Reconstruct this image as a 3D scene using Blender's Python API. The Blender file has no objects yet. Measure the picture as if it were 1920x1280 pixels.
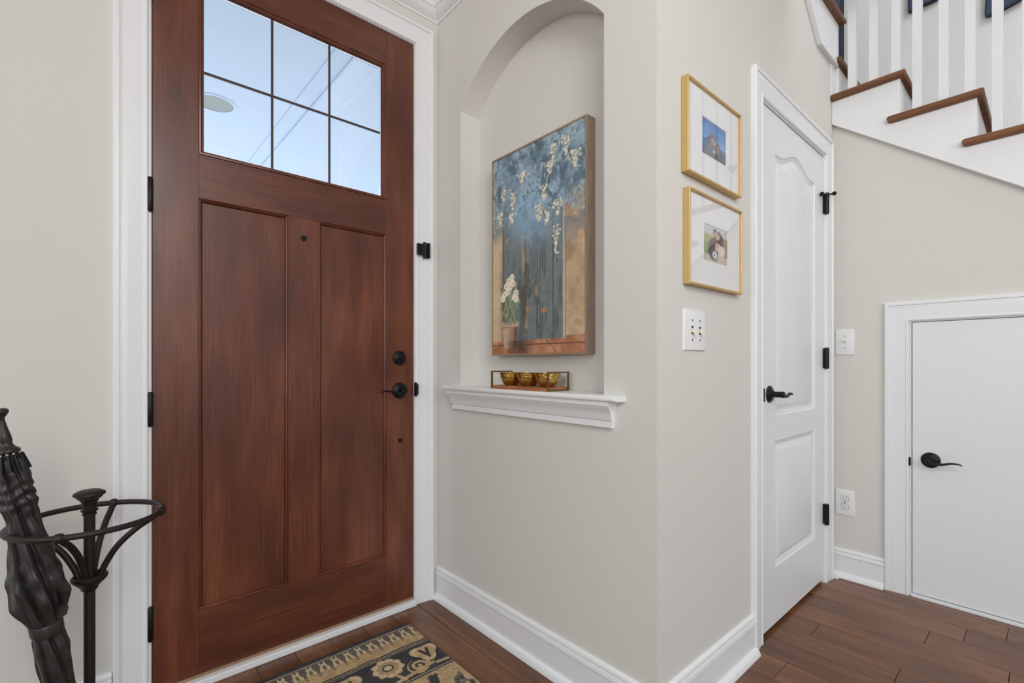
import bpy, bmesh, math, random
import numpy as np
from mathutils import Vector, Matrix

random.seed(7); RNG = np.random.default_rng(11)
SC = bpy.context.scene
COL = SC.collection

# ------------------------------------------------------------------ camera, world, lights, exposure
CAM_H = 1.05
cam_d = bpy.data.cameras.new('camera'); cam = bpy.data.objects.new('camera', cam_d); COL.objects.link(cam)
cam.location = (0, 0, CAM_H)
cam.rotation_euler = (math.pi / 2, 0, math.atan(1.1361) - math.pi / 2)
cam_d.sensor_width = 36.0
cam_d.lens = 894.4 / 1920 * 36
cam_d.shift_y = 41.5 / 1920
cam_d.clip_start = 0.02
SC.camera = cam

SC.view_settings.view_transform = 'Standard'
SC.view_settings.look = 'None'
SC.view_settings.gamma = 1.0
SC.view_settings.use_curve_mapping = False
SC.view_settings.exposure = 0.0

wd = bpy.data.worlds.new('sky'); SC.world = wd; wd.use_nodes = True
nt = wd.node_tree; nt.nodes.clear()
wo = nt.nodes.new('ShaderNodeOutputWorld'); bg = nt.nodes.new('ShaderNodeBackground')
tc = nt.nodes.new('ShaderNodeTexCoord'); sx = nt.nodes.new('ShaderNodeSeparateXYZ'); rp = nt.nodes.new('ShaderNodeValToRGB')
nt.links.new(tc.outputs['Generated'], sx.inputs[0]); nt.links.new(sx.outputs['Z'], rp.inputs[0])
rp.color_ramp.elements[0].position = 0.0; rp.color_ramp.elements[0].color = (0.93, 0.95, 1.0, 1)
rp.color_ramp.elements[1].position = 0.8; rp.color_ramp.elements[1].color = (0.72, 0.84, 1.0, 1)
nt.links.new(rp.outputs[0], bg.inputs['Color']); bg.inputs['Strength'].default_value = 0.56
nt.links.new(bg.outputs[0], wo.inputs['Surface'])

def area(name, loc, target, size, power, color=(1, 1, 1), size_y=None):
    l = bpy.data.lights.new(name, 'AREA'); o = bpy.data.objects.new(name, l); COL.objects.link(o)
    l.energy = power; l.color = color; l.size = size
    if size_y: l.shape = 'RECTANGLE'; l.size_y = size_y
    o.location = loc
    o.rotation_euler = (Vector(target) - Vector(loc)).to_track_quat('-Z', 'Y').to_euler()
    return o
area('hall_fill', (0.0, -0.9, 2.5), (2.0, 0.8, 1.6), 1.0, 28, (0.975, 1.0, 1.0))  # unseen fill lamp above and behind the camera, added to brighten the walls
area('side_fill', (-3.6, -0.2, 2.0), (1.2, 1.2, 1.5), 2.0, 45, (0.985, 1.0, 1.0))  # added fill far to the left, no known window; evens out the niche wall
area('rear_fill', (-0.8, -4.0, 2.2), (1.2, 1.2, 1.5), 2.0, 66, (0.985, 1.0, 1.0))  # added soft fill well behind the camera, not an actual window
area('stairwell_light', (2.4, -0.9, 4.6), (2.6, 0.3, 1.5), 1.2, 24, (0.975, 1.0, 1.0))
sun_d = bpy.data.lights.new('sun', 'SUN'); sun = bpy.data.objects.new('sun', sun_d); COL.objects.link(sun)
sun_d.energy = 11.5; sun_d.angle = 0.01; sun_d.color = (1.0, 0.99, 0.97)
sun.rotation_euler = Vector((-0.35, -0.75, -0.9)).to_track_quat('-Z', 'Y').to_euler()

# ------------------------------------------------------------------ helpers
def lin(c):
    c = np.asarray(c, float) / 255.0
    return np.where(c <= 0.04045, c / 12.92, ((c + 0.055) / 1.055) ** 2.4)
def L4(c):
    a = lin(c); return (float(a[0]), float(a[1]), float(a[2]), 1.0)

def new_mat(name):
    m = bpy.data.materials.new(name); m.use_nodes = True
    return m, m.node_tree, m.node_tree.nodes['Principled BSDF']

def plain(name, c, rough=0.5, metal=0.0, var=0.04, scale=6.0, bump=0.0, bump_scale=200.0, spec=0.5, coat=0.0):
    """colour with soft procedural variation and fine relief"""
    m, t, b = new_mat(name)
    co = t.nodes.new('ShaderNodeTexCoord')
    nz = t.nodes.new('ShaderNodeTexNoise'); nz.inputs['Scale'].default_value = scale; nz.inputs['Detail'].default_value = 4
    t.links.new(co.outputs['Object'], nz.inputs['Vector'])
    r = t.nodes.new('ShaderNodeValToRGB'); a = np.array(L4(c)[:3])
    r.color_ramp.elements[0].position = 0.3; r.color_ramp.elements[0].color = (*np.clip(a * (1 - var), 0, 1), 1)
    r.color_ramp.elements[1].position = 0.7; r.color_ramp.elements[1].color = (*np.clip(a * (1 + var), 0, 1), 1)
    t.links.new(nz.outputs['Fac'], r.inputs[0]); t.links.new(r.outputs[0], b.inputs['Base Color'])
    b.inputs['Roughness'].default_value = rough; b.inputs['Metallic'].default_value = metal
    b.inputs['Specular IOR Level'].default_value = spec
    b.inputs['Coat Weight'].default_value = coat; b.inputs['Coat Roughness'].default_value = 0.12
    if bump:
        n2 = t.nodes.new('ShaderNodeTexNoise'); n2.inputs['Scale'].default_value = bump_scale; n2.inputs['Detail'].default_value = 3
        t.links.new(co.outputs['Object'], n2.inputs['Vector'])
        bp = t.nodes.new('ShaderNodeBump'); bp.inputs['Strength'].default_value = bump; bp.inputs['Distance'].default_value = 0.002
        t.links.new(n2.outputs['Fac'], bp.inputs['Height']); t.links.new(bp.outputs[0], b.inputs['Normal'])
    return m

def wood(name, dark, mid, light, axis='z', rough=0.35, coat=0.0, fine=60.0, stretch=2.0, rnd=0.0, bump=0.08, spec=0.5, patch=0.35):
    m, t, b = new_mat(name)
    co = t.nodes.new('ShaderNodeTexCoord')
    mp = t.nodes.new('ShaderNodeMapping'); s = [fine, fine, fine]; s['xyz'.index(axis)] = stretch
    mp.inputs['Scale'].default_value = s
    src = co.outputs['Object']
    oi = t.nodes.new('ShaderNodeObjectInfo')
    if rnd:
        cm = t.nodes.new('ShaderNodeVectorMath'); cm.operation = 'SCALE'; cm.inputs['Scale'].default_value = 37.0
        cx = t.nodes.new('ShaderNodeCombineXYZ')
        for k in range(3): t.links.new(oi.outputs['Random'], cx.inputs[k])
        t.links.new(cx.outputs[0], cm.inputs[0])
        ad = t.nodes.new('ShaderNodeVectorMath'); ad.operation = 'ADD'
        t.links.new(co.outputs['Object'], ad.inputs[0]); t.links.new(cm.outputs[0], ad.inputs[1]); src = ad.outputs[0]
    t.links.new(src, mp.inputs['Vector'])
    n1 = t.nodes.new('ShaderNodeTexNoise'); n1.inputs['Scale'].default_value = 1.0; n1.inputs['Detail'].default_value = 6; n1.inputs['Roughness'].default_value = 0.6
    n1.inputs['Distortion'].default_value = 0.4
    t.links.new(mp.outputs[0], n1.inputs['Vector'])
    mp2 = t.nodes.new('ShaderNodeMapping'); s2 = [9.0, 9.0, 9.0]; s2['xyz'.index(axis)] = 2.2
    mp2.inputs['Scale'].default_value = s2; t.links.new(src, mp2.inputs['Vector'])
    n2 = t.nodes.new('ShaderNodeTexNoise'); n2.inputs['Scale'].default_value = 1.0; n2.inputs['Detail'].default_value = 3
    t.links.new(mp2.outputs[0], n2.inputs['Vector'])
    mx = t.nodes.new('ShaderNodeMix'); mx.data_type = 'FLOAT'; mx.inputs[0].default_value = patch
    t.links.new(n1.outputs['Fac'], mx.inputs[2]); t.links.new(n2.outputs['Fac'], mx.inputs[3])
    r = t.nodes.new('ShaderNodeValToRGB'); e = r.color_ramp.elements
    e[0].position = 0.32; e[0].color = L4(dark); e[1].position = 0.68; e[1].color = L4(light)
    q = e.new(0.5); q.color = L4(mid)
    t.links.new(mx.outputs[0], r.inputs[0])
    out = r.outputs[0]
    if rnd:
        hs = t.nodes.new('ShaderNodeHueSaturation')
        mr = t.nodes.new('ShaderNodeMapRange'); mr.inputs['To Min'].default_value = 1 - rnd; mr.inputs['To Max'].default_value = 1 + rnd
        t.links.new(oi.outputs['Random'], mr.inputs['Value']); t.links.new(mr.outputs[0], hs.inputs['Value'])
        t.links.new(out, hs.inputs['Color']); out = hs.outputs[0]
    t.links.new(out, b.inputs['Base Color'])
    b.inputs['Roughness'].default_value = rough; b.inputs['Coat Weight'].default_value = coat; b.inputs['Coat Roughness'].default_value = 0.2
    b.inputs['Specular IOR Level'].default_value = spec
    bp = t.nodes.new('ShaderNodeBump'); bp.inputs['Strength'].default_value = bump; bp.inputs['Distance'].default_value = 0.001
    t.links.new(n1.outputs['Fac'], bp.inputs['Height']); t.links.new(bp.outputs[0], b.inputs['Normal'])
    return m

def painted(name, rough=0.6, bump=0.0, spec=0.3):
    """flat print / pile colour held in a colour attribute"""
    m, t, b = new_mat(name)
    a = t.nodes.new('ShaderNodeAttribute'); a.attribute_name = 'col'
    co = t.nodes.new('ShaderNodeTexCoord')
    nz = t.nodes.new('ShaderNodeTexNoise'); nz.inputs['Scale'].default_value = 350; nz.inputs['Detail'].default_value = 2
    t.links.new(co.outputs['Object'], nz.inputs['Vector'])
    hs = t.nodes.new('ShaderNodeHueSaturation')
    mr = t.nodes.new('ShaderNodeMapRange'); mr.inputs['To Min'].default_value = 0.88; mr.inputs['To Max'].default_value = 1.12
    t.links.new(nz.outputs['Fac'], mr.inputs['Value']); t.links.new(mr.outputs[0], hs.inputs['Value'])
    t.links.new(a.outputs['Color'], hs.inputs['Color']); t.links.new(hs.outputs[0], b.inputs['Base Color'])
    b.inputs['Roughness'].default_value = rough; b.inputs['Specular IOR Level'].default_value = spec
    if bump:
        bp = t.nodes.new('ShaderNodeBump'); bp.inputs['Strength'].default_value = bump; bp.inputs['Distance'].default_value = 0.002
        t.links.new(nz.outputs['Fac'], bp.inputs['Height']); t.links.new(bp.outputs[0], b.inputs['Normal'])
    return m

def thin_glass(name, tint=(1, 1, 1), refl=1.0, rough=0.0):
    m = bpy.data.materials.new(name); m.use_nodes = True; t = m.node_tree; t.nodes.clear()
    o = t.nodes.new('ShaderNodeOutputMaterial'); tr = t.nodes.new('ShaderNodeBsdfTransparent'); tr.inputs[0].default_value = (*tint, 1)
    g = t.nodes.new('ShaderNodeBsdfGlossy'); g.inputs['Roughness'].default_value = rough
    f = t.nodes.new('ShaderNodeFresnel'); f.inputs['IOR'].default_value = 1.5
    ml = t.nodes.new('ShaderNodeMath'); ml.operation = 'MULTIPLY'; ml.inputs[1].default_value = refl
    t.links.new(f.outputs[0], ml.inputs[0])
    mx = t.nodes.new('ShaderNodeMixShader'); t.links.new(ml.outputs[0], mx.inputs[0]); t.links.new(tr.outputs[0], mx.inputs[1]); t.links.new(g.outputs[0], mx.inputs[2])
    t.links.new(mx.outputs[0], o.inputs['Surface'])
    return m

def link(name, bm, mat, parent=None, smooth=None, recalc=True):
    if recalc: bmesh.ops.recalc_face_normals(bm, faces=bm.faces[:])
    me = bpy.data.meshes.new(name); bm.to_mesh(me); bm.free()
    return link_mesh(name, me, mat, parent, smooth)

def link_mesh(name, me, mat, parent=None, smooth=None):
    o = bpy.data.objects.new(name, me); COL.objects.link(o)
    if mat: me.materials.append(mat)
    if parent is not None:
        w = wloc(parent); me.transform(Matrix.Translation(-w)); o.parent = parent
    if smooth is not None:
        me.polygons.foreach_set('use_smooth', [True] * len(me.polygons))
        me.set_sharp_from_angle(angle=math.radians(smooth))
    return o

def wloc(o):
    v = o.location.copy()
    while o.parent: o = o.parent; v += o.location
    return v

def tag(o, label=None, cat=None, group=None, kind=None):
    if label: o['label'] = label
    if cat: o['category'] = cat
    if group: o['group'] = group
    if kind: o['kind'] = kind
    return o

def root(name, loc, label=None, cat=None, group=None, kind=None):
    o = bpy.data.objects.new(name, None); o.empty_display_size = 0.05; o.location = loc; COL.objects.link(o)
    return tag(o, label, cat, group, kind)

def box(bm, x0, x1, y0, y1, z0, z1, bev=0.0, seg=2):
    r = bmesh.ops.create_cube(bm, size=1.0)
    vs = r['verts']
    for v in vs:
        v.co = Vector(((x0 + x1) / 2 + v.co.x * (x1 - x0), (y0 + y1) / 2 + v.co.y * (y1 - y0), (z0 + z1) / 2 + v.co.z * (z1 - z0)))
    if bev:
        es = list({e for v in vs for e in v.link_edges})
        bmesh.ops.bevel(bm, geom=es, offset=bev, segments=seg, affect='EDGES', profile=0.5)
    return bm
def B(*a, **k): return box(bmesh.new(), *a, **k)

def prism(bm, pts, fmap, d0, d1):
    """closed outline pts (a,b) pushed from depth d0 to d1"""
    n = len(pts)
    va = [bm.verts.new(fmap(p, d0)) for p in pts]; vb = [bm.verts.new(fmap(p, d1)) for p in pts]
    bm.faces.new(va); bm.faces.new(vb[::-1])
    for i in range(n): bm.faces.new((va[i], va[(i + 1) % n], vb[(i + 1) % n], vb[i]))
    return bm

def msweep(bm, path, prof, fmap, closed=False):
    """mitred sweep of a closed profile (offset to the left, depth) along a 2D path"""
    n = len(path); P = [Vector(p) for p in path]; rings = []
    for i in range(n):
        dirs = []
        if closed or i > 0: dirs.append((P[i] - P[i - 1]).normalized())
        if closed or i < n - 1: dirs.append((P[(i + 1) % n] - P[i]).normalized())
        ns = [Vector((-d.y, d.x)) for d in dirs]
        if len(ns) == 1: m = ns[0]
        else:
            m = (ns[0] + ns[1]); m = m / max(1e-6, m.length_squared) * 2
        rings.append([bm.verts.new(fmap(P[i] + m * o, d)) for o, d in prof])
    k = len(prof); N = n if closed else n - 1
    for i in range(N):
        a, b = rings[i], rings[(i + 1) % n]
        for j in range(k): bm.faces.new((a[j], a[(j + 1) % k], b[(j + 1) % k], b[j]))
    if not closed:
        bm.faces.new(rings[0]); bm.faces.new(rings[-1][::-1])
    return bm

def lathe(bm, prof, origin, axis, seg=32, squash=None):
    """prof = [(radius, height)], turned about axis through origin"""
    ax = Vector(axis).normalized(); u = ax.orthogonal().normalized(); v = ax.cross(u); o = Vector(origin)
    rings = []
    for r, h in prof:
        if r < 1e-6: rings.append([bm.verts.new(o + ax * h)])
        else: rings.append([bm.verts.new(o + ax * h + (u * math.cos(2 * math.pi * k / seg) + v * math.sin(2 * math.pi * k / seg)) * r) for k in range(seg)])
    for a, b in zip(rings, rings[1:]):
        if len(a) == 1 and len(b) == 1: continue
        for k in range(seg):
            k2 = (k + 1) % seg
            if len(a) == 1: bm.faces.new((a[0], b[k], b[k2]))
            elif len(b) == 1: bm.faces.new((a[k], a[k2], b[0]))
            else: bm.faces.new((a[k], a[k2], b[k2], b[k]))
    for rg in (rings[0], rings[-1]):
        if len(rg) > 1: bm.faces.new(rg)
    return bm

def tube(bm, pts, rad, seg=12, closed=False, ref=None, cap=True):
    """rad: number, or list of r / (ru, rv) per point"""
    n = len(pts); P = [Vector(p) for p in pts]
    if not isinstance(rad, (list, tuple)): rad = [rad] * n
    T = []
    for i in range(n):
        a = P[i - 1] if (closed or i > 0) else P[i]; b = P[(i + 1) % n] if (closed or i < n - 1) else P[i]
        T.append((b - a).normalized())
    u = (Vector(ref) if ref else T[0].orthogonal()); rings = []
    for i in range(n):
        u = (u - T[i] * u.dot(T[i])).normalized(); v = T[i].cross(u)
        ru, rv = rad[i] if isinstance(rad[i], (list, tuple)) else (rad[i], rad[i])
        rings.append([bm.verts.new(P[i] + u * math.cos(2 * math.pi * k / seg) * ru + v * math.sin(2 * math.pi * k / seg) * rv) for k in range(seg)])
    for i in range(n if closed else n - 1):
        a, b = rings[i], rings[(i + 1) % n]
        for k in range(seg): bm.faces.new((a[k], a[(k + 1) % seg], b[(k + 1) % seg], b[k]))
    if not closed and cap: bm.faces.new(rings[0]); bm.faces.new(rings[-1][::-1])
    return bm

def spline(ctrl, n=40):
    """Catmull-Rom through control points"""
    C = [Vector(c) for c in ctrl]; C = [C[0] * 2 - C[1]] + C + [C[-1] * 2 - C[-2]]; out = []
    m = len(C) - 3
    for i in range(m):
        p0, p1, p2, p3 = C[i:i + 4]; steps = max(2, n // m)
        for s in range(steps):
            t = s / steps
            out.append(0.5 * ((2 * p1) + (p2 - p0) * t + (2 * p0 - 5 * p1 + 4 * p2 - p3) * t * t + (3 * p1 - p0 - 3 * p2 + p3) * t ** 3))
    out.append(C[-2]); return out

def copy_tree(o, loc):
    c = o.copy(); COL.objects.link(c); c.location = loc
    for ch in o.children:
        d = ch.copy(); COL.objects.link(d); d.parent = c
        for g in ch.children:
            e = g.copy(); COL.objects.link(e); e.parent = d
    return c

def raster(name, w, h, nu, nv, fn, mat, fmap, parent, thick_fn=None):
    """grid of faces coloured by fn(U, V) -> sRGB 0..255 array; fmap(U, V) -> xyz"""
    u = (np.arange(nu) + 0.5) / nu; v = (np.arange(nv) + 0.5) / nv
    U, V = np.meshgrid(u * w, v * h)
    rgb = lin(np.clip(fn(U, V), 0, 255)).reshape(-1, 3)
    gu, gv = np.meshgrid(np.linspace(0, w, nu + 1), np.linspace(0, h, nv + 1))
    co = fmap(gu, gv).reshape(-1, 3)
    i = np.arange(nu); j = np.arange(nv); I, J = np.meshgrid(i, j); a = (J * (nu + 1) + I).ravel()
    faces = np.stack([a, a + 1, a + nu + 2, a + nu + 1], 1)
    me = bpy.data.meshes.new(name)
    me.vertices.add(len(co)); me.vertices.foreach_set('co', co.ravel())
    me.loops.add(faces.size); me.loops.foreach_set('vertex_index', faces.ravel())
    me.polygons.add(len(faces)); me.polygons.foreach_set('loop_start', np.arange(len(faces)) * 4); me.polygons.foreach_set('loop_total', np.full(len(faces), 4))
    me.update(calc_edges=True)
    at = me.color_attributes.new('col', 'FLOAT_COLOR', 'CORNER')
    c = np.repeat(np.concatenate([rgb, np.ones((len(rgb), 1))], 1), 4, 0)
    at.data.foreach_set('color', c.ravel())
    return link_mesh(name, me, mat, parent)

def vnoise(U, V, s, seed=0):
    """smooth value noise 0..1"""
    r = np.random.default_rng(seed).random((256, 256))
    x = U * s; y = V * s; xi = np.floor(x).astype(int); yi = np.floor(y).astype(int); fx = x - xi; fy = y - yi
    fx = fx * fx * (3 - 2 * fx); fy = fy * fy * (3 - 2 * fy)
    g = lambda a, b: r[a % 256, b % 256]
    return (g(xi, yi) * (1 - fx) + g(xi + 1, yi) * fx) * (1 - fy) + (g(xi, yi + 1) * (1 - fx) + g(xi + 1, yi + 1) * fx) * fy
def fbm(U, V, s, seed=0, o=4):
    t = 0; a = 0.5
    for k in range(o): t = t + a * vnoise(U, V, s * 2 ** k, seed + k); a *= 0.5
    return t / (1 - 0.5 ** o)
def ss(a, b, x):
    t = np.clip((x - a) / (b - a), 0, 1); return t * t * (3 - 2 * t)
def over(img, c, a):
    a = np.clip(a, 0, 1)[..., None]; return img * (1 - a) + np.asarray(c, float) * a
def capsule(U, V, x0, y0, x1, y1):
    dx, dy = x1 - x0, y1 - y0; t = np.clip(((U - x0) * dx + (V - y0) * dy) / (dx * dx + dy * dy + 1e-12), 0, 1)
    return np.hypot(U - x0 - t * dx, V - y0 - t * dy), t

# ------------------------------------------------------------------ materials
WALL = plain('wall_paint', (214, 212, 206), 0.75, var=0.015, scale=1.2, bump=0.05, bump_scale=260, spec=0.25)
WHITE = plain('white_trim_paint', (231, 232, 233), 0.38, var=0.01, scale=2.0)
DOORWHITE = plain('white_door_paint', (229, 230, 231), 0.42, var=0.01, scale=2.0, bump=0.03, bump_scale=180)
CEIL = plain('ceiling_paint', (236, 236, 235), 0.85, var=0.01)
STAIRW = plain('stair_wall_paint', (240, 240, 239), 0.7, var=0.012, scale=1.5, spec=0.25)
WOODV = wood('stained_fir_upright', (66, 30, 17), (97, 49, 31), (128, 74, 50), 'z', rough=0.36, fine=300, stretch=4.0, coat=0.18, patch=0.58)
WOODH = wood('stained_fir_level', (62, 29, 18), (92, 47, 31), (120, 70, 49), 'x', rough=0.36, fine=300, stretch=4.0, coat=0.18, patch=0.5)
FLOORW = wood('brown_floorboard', (82, 49, 30), (110, 70, 43), (136, 92, 58), 'y', rough=0.34, fine=55, stretch=2.2, rnd=0.13, coat=0.1, patch=0.5)
TREADW = wood('tread_wood', (78, 46, 25), (112, 70, 40), (136, 90, 54), 'y', rough=0.48, fine=70, stretch=3, coat=0.0)
BLACK = plain('black_bronze', (31, 29, 29), 0.38, metal=0.6, var=0.15, scale=30)
IRON = plain('wrought_iron', (40, 35, 33), 0.45, metal=0.35, var=0.12, scale=40, bump=0.1, bump_scale=150)
GLASS = thin_glass('door_glass', (0.97, 0.99, 1.0), 1.0)
PGLASS = thin_glass('picture_glass', (1, 1, 1), 0.22)
GOLD = plain('brushed_gold_frame', (206, 174, 116), 0.42, metal=0.55, var=0.05, scale=60)
MATB = plain('white_mat_board', (235, 235, 236), 0.8, var=0.008, scale=20)
PLASTIC = plain('white_plastic', (232, 232, 232), 0.35, var=0.006)
SCREW = plain('painted_screw', (150, 148, 145), 0.5, var=0.04)
SLOT = plain('dark_slot', (34, 32, 30), 0.6, var=0.05)
IVORY = plain('ivory_toggle', (232, 224, 205), 0.35, var=0.02)
CAME = plain('dark_muntin', (66, 50, 46), 0.5, var=0.06)
SWEEP = plain('tan_door_sweep', (150, 118, 92), 0.6, var=0.12, scale=30)
BRASS = plain('hammered_brass', (214, 176, 98), 0.24, metal=1.0, var=0.12, scale=40, bump=0.35, bump_scale=140)
TRAYW = wood('tray_wood', (112, 66, 40), (152, 98, 62), (178, 122, 82), 'y', rough=0.5, fine=160, stretch=12)
TRAYM = plain('antique_brass_bar', (126, 100, 62), 0.45, metal=0.7, var=0.15, scale=60)
FLOATER = wood('weathered_grey_wood', (126, 108, 92), (156, 138, 120), (180, 162, 144), 'z', rough=0.7, fine=220, stretch=9)
GOLDLINE = plain('gold_edge', (190, 150, 92), 0.4, metal=0.6, var=0.1, scale=60)
PRINT = painted('printed_picture', 0.5)
CANVAS = painted('painted_canvas', 0.42, bump=0.15)
PILE = painted('rug_pile', 0.95, bump=0.9, spec=0.1)
NYLON = plain('black_nylon', (44, 41, 40), 0.36, var=0.18, scale=18, bump=0.12, bump_scale=300, spec=0.5)
HANDLEW = plain('dark_handle_wood', (46, 34, 32), 0.35, var=0.15, scale=40)
STEEL = plain('steel_shaft', (150, 150, 152), 0.3, metal=1.0, var=0.05)
NAVY = plain('navy_lacquer', (62, 74, 104), 0.35, var=0.08, scale=8)
NAVYEDGE = plain('navy_edge', (38, 44, 64), 0.35, var=0.08, scale=8)
PORCH = plain('porch_ceiling_paint', (208, 224, 244), 0.8, var=0.01)
CONC = plain('porch_concrete', (182, 187, 192), 0.9, var=0.06)
CANIN = plain('light_baffle', (160, 168, 166), 0.7, var=0.03)

# ------------------------------------------------------------------ key planes (metres)
XB, YA, YC, XD = 1.175, 1.846, 0.729, 2.785     # niche wall, front wall, closet wall, stair wall
CEILZ = 2.74
fA = lambda p, d: (p[0], YA - d, p[1])           # (x, z), out of the front wall
fC = lambda p, d: (p[0], YC - d, p[1])
fB = lambda p, d: (XB - d, p[0], p[1])           # (y, z), out of the niche wall
fD = lambda p, d: (XD - d, -p[0], p[1])          # (-y, z), out of the stair wall
fF = lambda p, d: (p[0], p[1], d)                # plan view

# ================================================================== SETTING
# front wall with the door opening
bm = prism(bmesh.new(), [(-1.7, 0), (0.116, 0), (0.116, 2.462), (1.076, 2.462), (1.076, 0), (1.30, 0), (1.30, 3.0), (-1.7, 3.0)], fA, 0, -0.13)
tag(link('wall_left', bm, WALL), 'greige wall around the wooden front door', 'wall', kind='structure')

# niche wall: face with an arched hole, recess behind
NY0, NY1, NZ0, NZS, NZT, ND = 0.909, 1.666, 0.955, 2.120, 2.314, 0.102
cy = (NY0 + NY1) / 2; hw = (NY1 - NY0) / 2; rise = NZT - NZS; RR = (hw * hw + rise * rise) / (2 * rise); a0 = math.asin(hw / RR)
arch = [(cy + RR * math.sin(a0 - 2 * a0 * k / 32), NZT - RR + RR * math.cos(a0 - 2 * a0 * k / 32)) for k in range(33)]
hole = [(NY1, NZ0)] + arch + [(NY0, NZ0)]
bm = bmesh.new()
ov = [bm.verts.new(fB(p, 0)) for p in [(YA, 0), (YA, 3.0), (YC, 3.0), (YC, 0)]]
hv = [bm.verts.new(fB(p, 0)) for p in hole]
es = [bm.edges.new((L[i], L[(i + 1) % len(L)])) for L in (ov, hv) for i in range(len(L))]
bmesh.ops.triangle_fill(bm, use_beauty=True, edges=es)
bv = [bm.verts.new(fB(p, -ND)) for p in hole]
for i in range(len(hole)): bm.faces.new((hv[i], hv[(i + 1) % len(hole)], bv[(i + 1) % len(hole)], bv[i]))
bm.faces.new(bv)
tag(link('wall_middle', bm, WALL), 'greige wall with the arched display niche', 'wall', kind='structure')

# closet wall
bm = prism(bmesh.new(), [(XB + 0.001, 0), (1.872, 0), (1.872, 2.062), (2.656, 2.062), (2.656, 0), (2.80, 0), (2.80, 2.545), (2.56, 2.545), (2.30, 2.755), (2.30, 3.0), (XB + 0.001, 3.0)], fC, 0, -0.11)
tag(link('wall_right', bm, WALL), 'greige wall with two gold frames and the closet door', 'wall', kind='structure')

# wall under the stairs, cut along the slope, with the access door opening
sl = lambda y: 2.239 + 0.756 * (y - 0.7295)
bm = prism(bmesh.new(), [(-0.729, 0), (-0.729, sl(0.729)), (2.2, sl(-2.2)), (2.2, 0), (0.226, 0), (0.226, 1.252), (-0.446 + 0.014, 1.252), (-0.432, 0)], fD, 0, -0.10)
tag(link('wall_end', bm, WALL), 'greige wall under the staircase', 'wall', kind='structure')

# stairwell walls
bm = B(3.85, 3.97, -3.0, 3.2, 0, 5.3)
tag(link('wall_stair', bm, STAIRW), 'pale wall on the far side of the staircase', 'wall', kind='structure')
bm = B(1.30, 3.85, 2.05, 2.15, 2.5, 5.3)
tag(link('wall_back', bm, STAIRW), 'pale wall behind the stair landing', 'wall', kind='structure')

bm = B(1.285, 3.85, 1.30, 1.38, 0, 2.50); box(bm, 1.285, 2.74, 0.842, 1.30, 2.42, 2.50)  # unseen enclosure, added to stop sky light leaking under the closet door
tag(link('wall_closet_block', bm, STAIRW), 'unseen wall behind the closet door, added to block stray light', 'wall', kind='structure')

# ceilings
bm = B(-1.7, 2.2, -2.2, YA + 0.13, CEILZ, CEILZ + 0.2)
tag(link('ceiling', bm, CEIL), 'white ceiling of the entry', 'ceiling', kind='structure')
bm = B(1.0, 3.97, -3.0, 3.2, 5.2, 5.4)
tag(link('ceiling_stair', bm, CEIL), 'white ceiling high over the staircase', 'ceiling', kind='structure')

# floor: subfloor plus single boards
fl = root('floor', (0, 0, 0), 'dark brown hardwood floor of single boards', 'floor', kind='structure')
link('subfloor', B(-6.0, 3.85, -7.0, YA + 0.02, -0.06, -0.0125), FLOORW, fl)
PW = 0.128
PL = {}
def plank_mesh(L):
    L = round(L, 3)
    if L not in PL:
        bm = B(0, PW - 0.0014, 0, L - 0.0014, -0.012, 0, bev=0.0013, seg=1)
        me = bpy.data.meshes.new('plank'); bm.to_mesh(me); bm.free(); me.materials.append(FLOORW); PL[L] = me
    return PL[L]
rp = random.Random(5)
JOINTS = {12: (1.60, 1.02), 11: (1.53, 0.9), 13: (1.72,), 19: (0.62,), 22: (0.625,), 24: (0.323,), 25: (0.228,), 23: (0.10,), 21: (0.35,)}
X0 = 1.065 - PW * 13
for c in range(0, 27):
    x = X0 + PW * c
    y = 1.838 if x < XB else 0.86                        # boards run on under the closet door
    js = list(JOINTS.get(c + 1, ())) if x > 0 else []
    if x > XB and not js: js = [rp.uniform(0.0, 0.55) if False else rp.choice((-0.2, -0.35, 0.12))]
    while y > -1.3:
        nxt = js.pop(0) if js else y - rp.choice((0.6, 0.75, 0.9, 1.05, 1.2))
        o = bpy.data.objects.new('plank', plank_mesh(y - nxt)); COL.objects.link(o); o.parent = fl; o.location = (x, nxt, 0)
        y = nxt

# baseboards with shoe moulding
BASE = [(0, 0), (0.034, 0), (0.033, 0.006), (0.029, 0.015), (0.023, 0.022), (0.015, 0.025), (0.015, 0.1015), (0.011, 0.103), (0.0175, 0.1055), (0.0175, 0.111), (0.0145, 0.1195), (0.0085, 0.1215), (0.0125, 0.1245), (0.0125, 0.130), (0.010, 0.135), (0.005, 0.138), (0, 0.1385)]
bm = msweep(bmesh.new(), [(0.043, YA), (-1.7, YA)], BASE, fF)
tag(link('baseboard_left', bm, WHITE, smooth=35), 'white baseboard left of the front door', 'baseboard', kind='structure')
bm = msweep(bmesh.new(), [(1.803, YC), (XB, YC), (XB, YA - 0.002)], [(o, d) for o, d in BASE], fF)
tag(link('baseboard_middle', bm, WHITE, smooth=35), 'white baseboard wrapping the corner below the niche', 'baseboard', kind='structure')
bm = msweep(bmesh.new(), [(XD, 0.523), (XD, YC - 0.002)], BASE, fF)
tag(link('baseboard_end', bm, WHITE, smooth=35), 'short white baseboard below the outlet', 'baseboard', kind='structure')
bm = msweep(bmesh.new(), [(2.727, YC), (XD - 0.036, YC)][::-1], BASE, fF)
tag(link('baseboard_right', bm, WHITE, smooth=35), 'sliver of white baseboard right of the closet door', 'baseboard', kind='structure')

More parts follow.
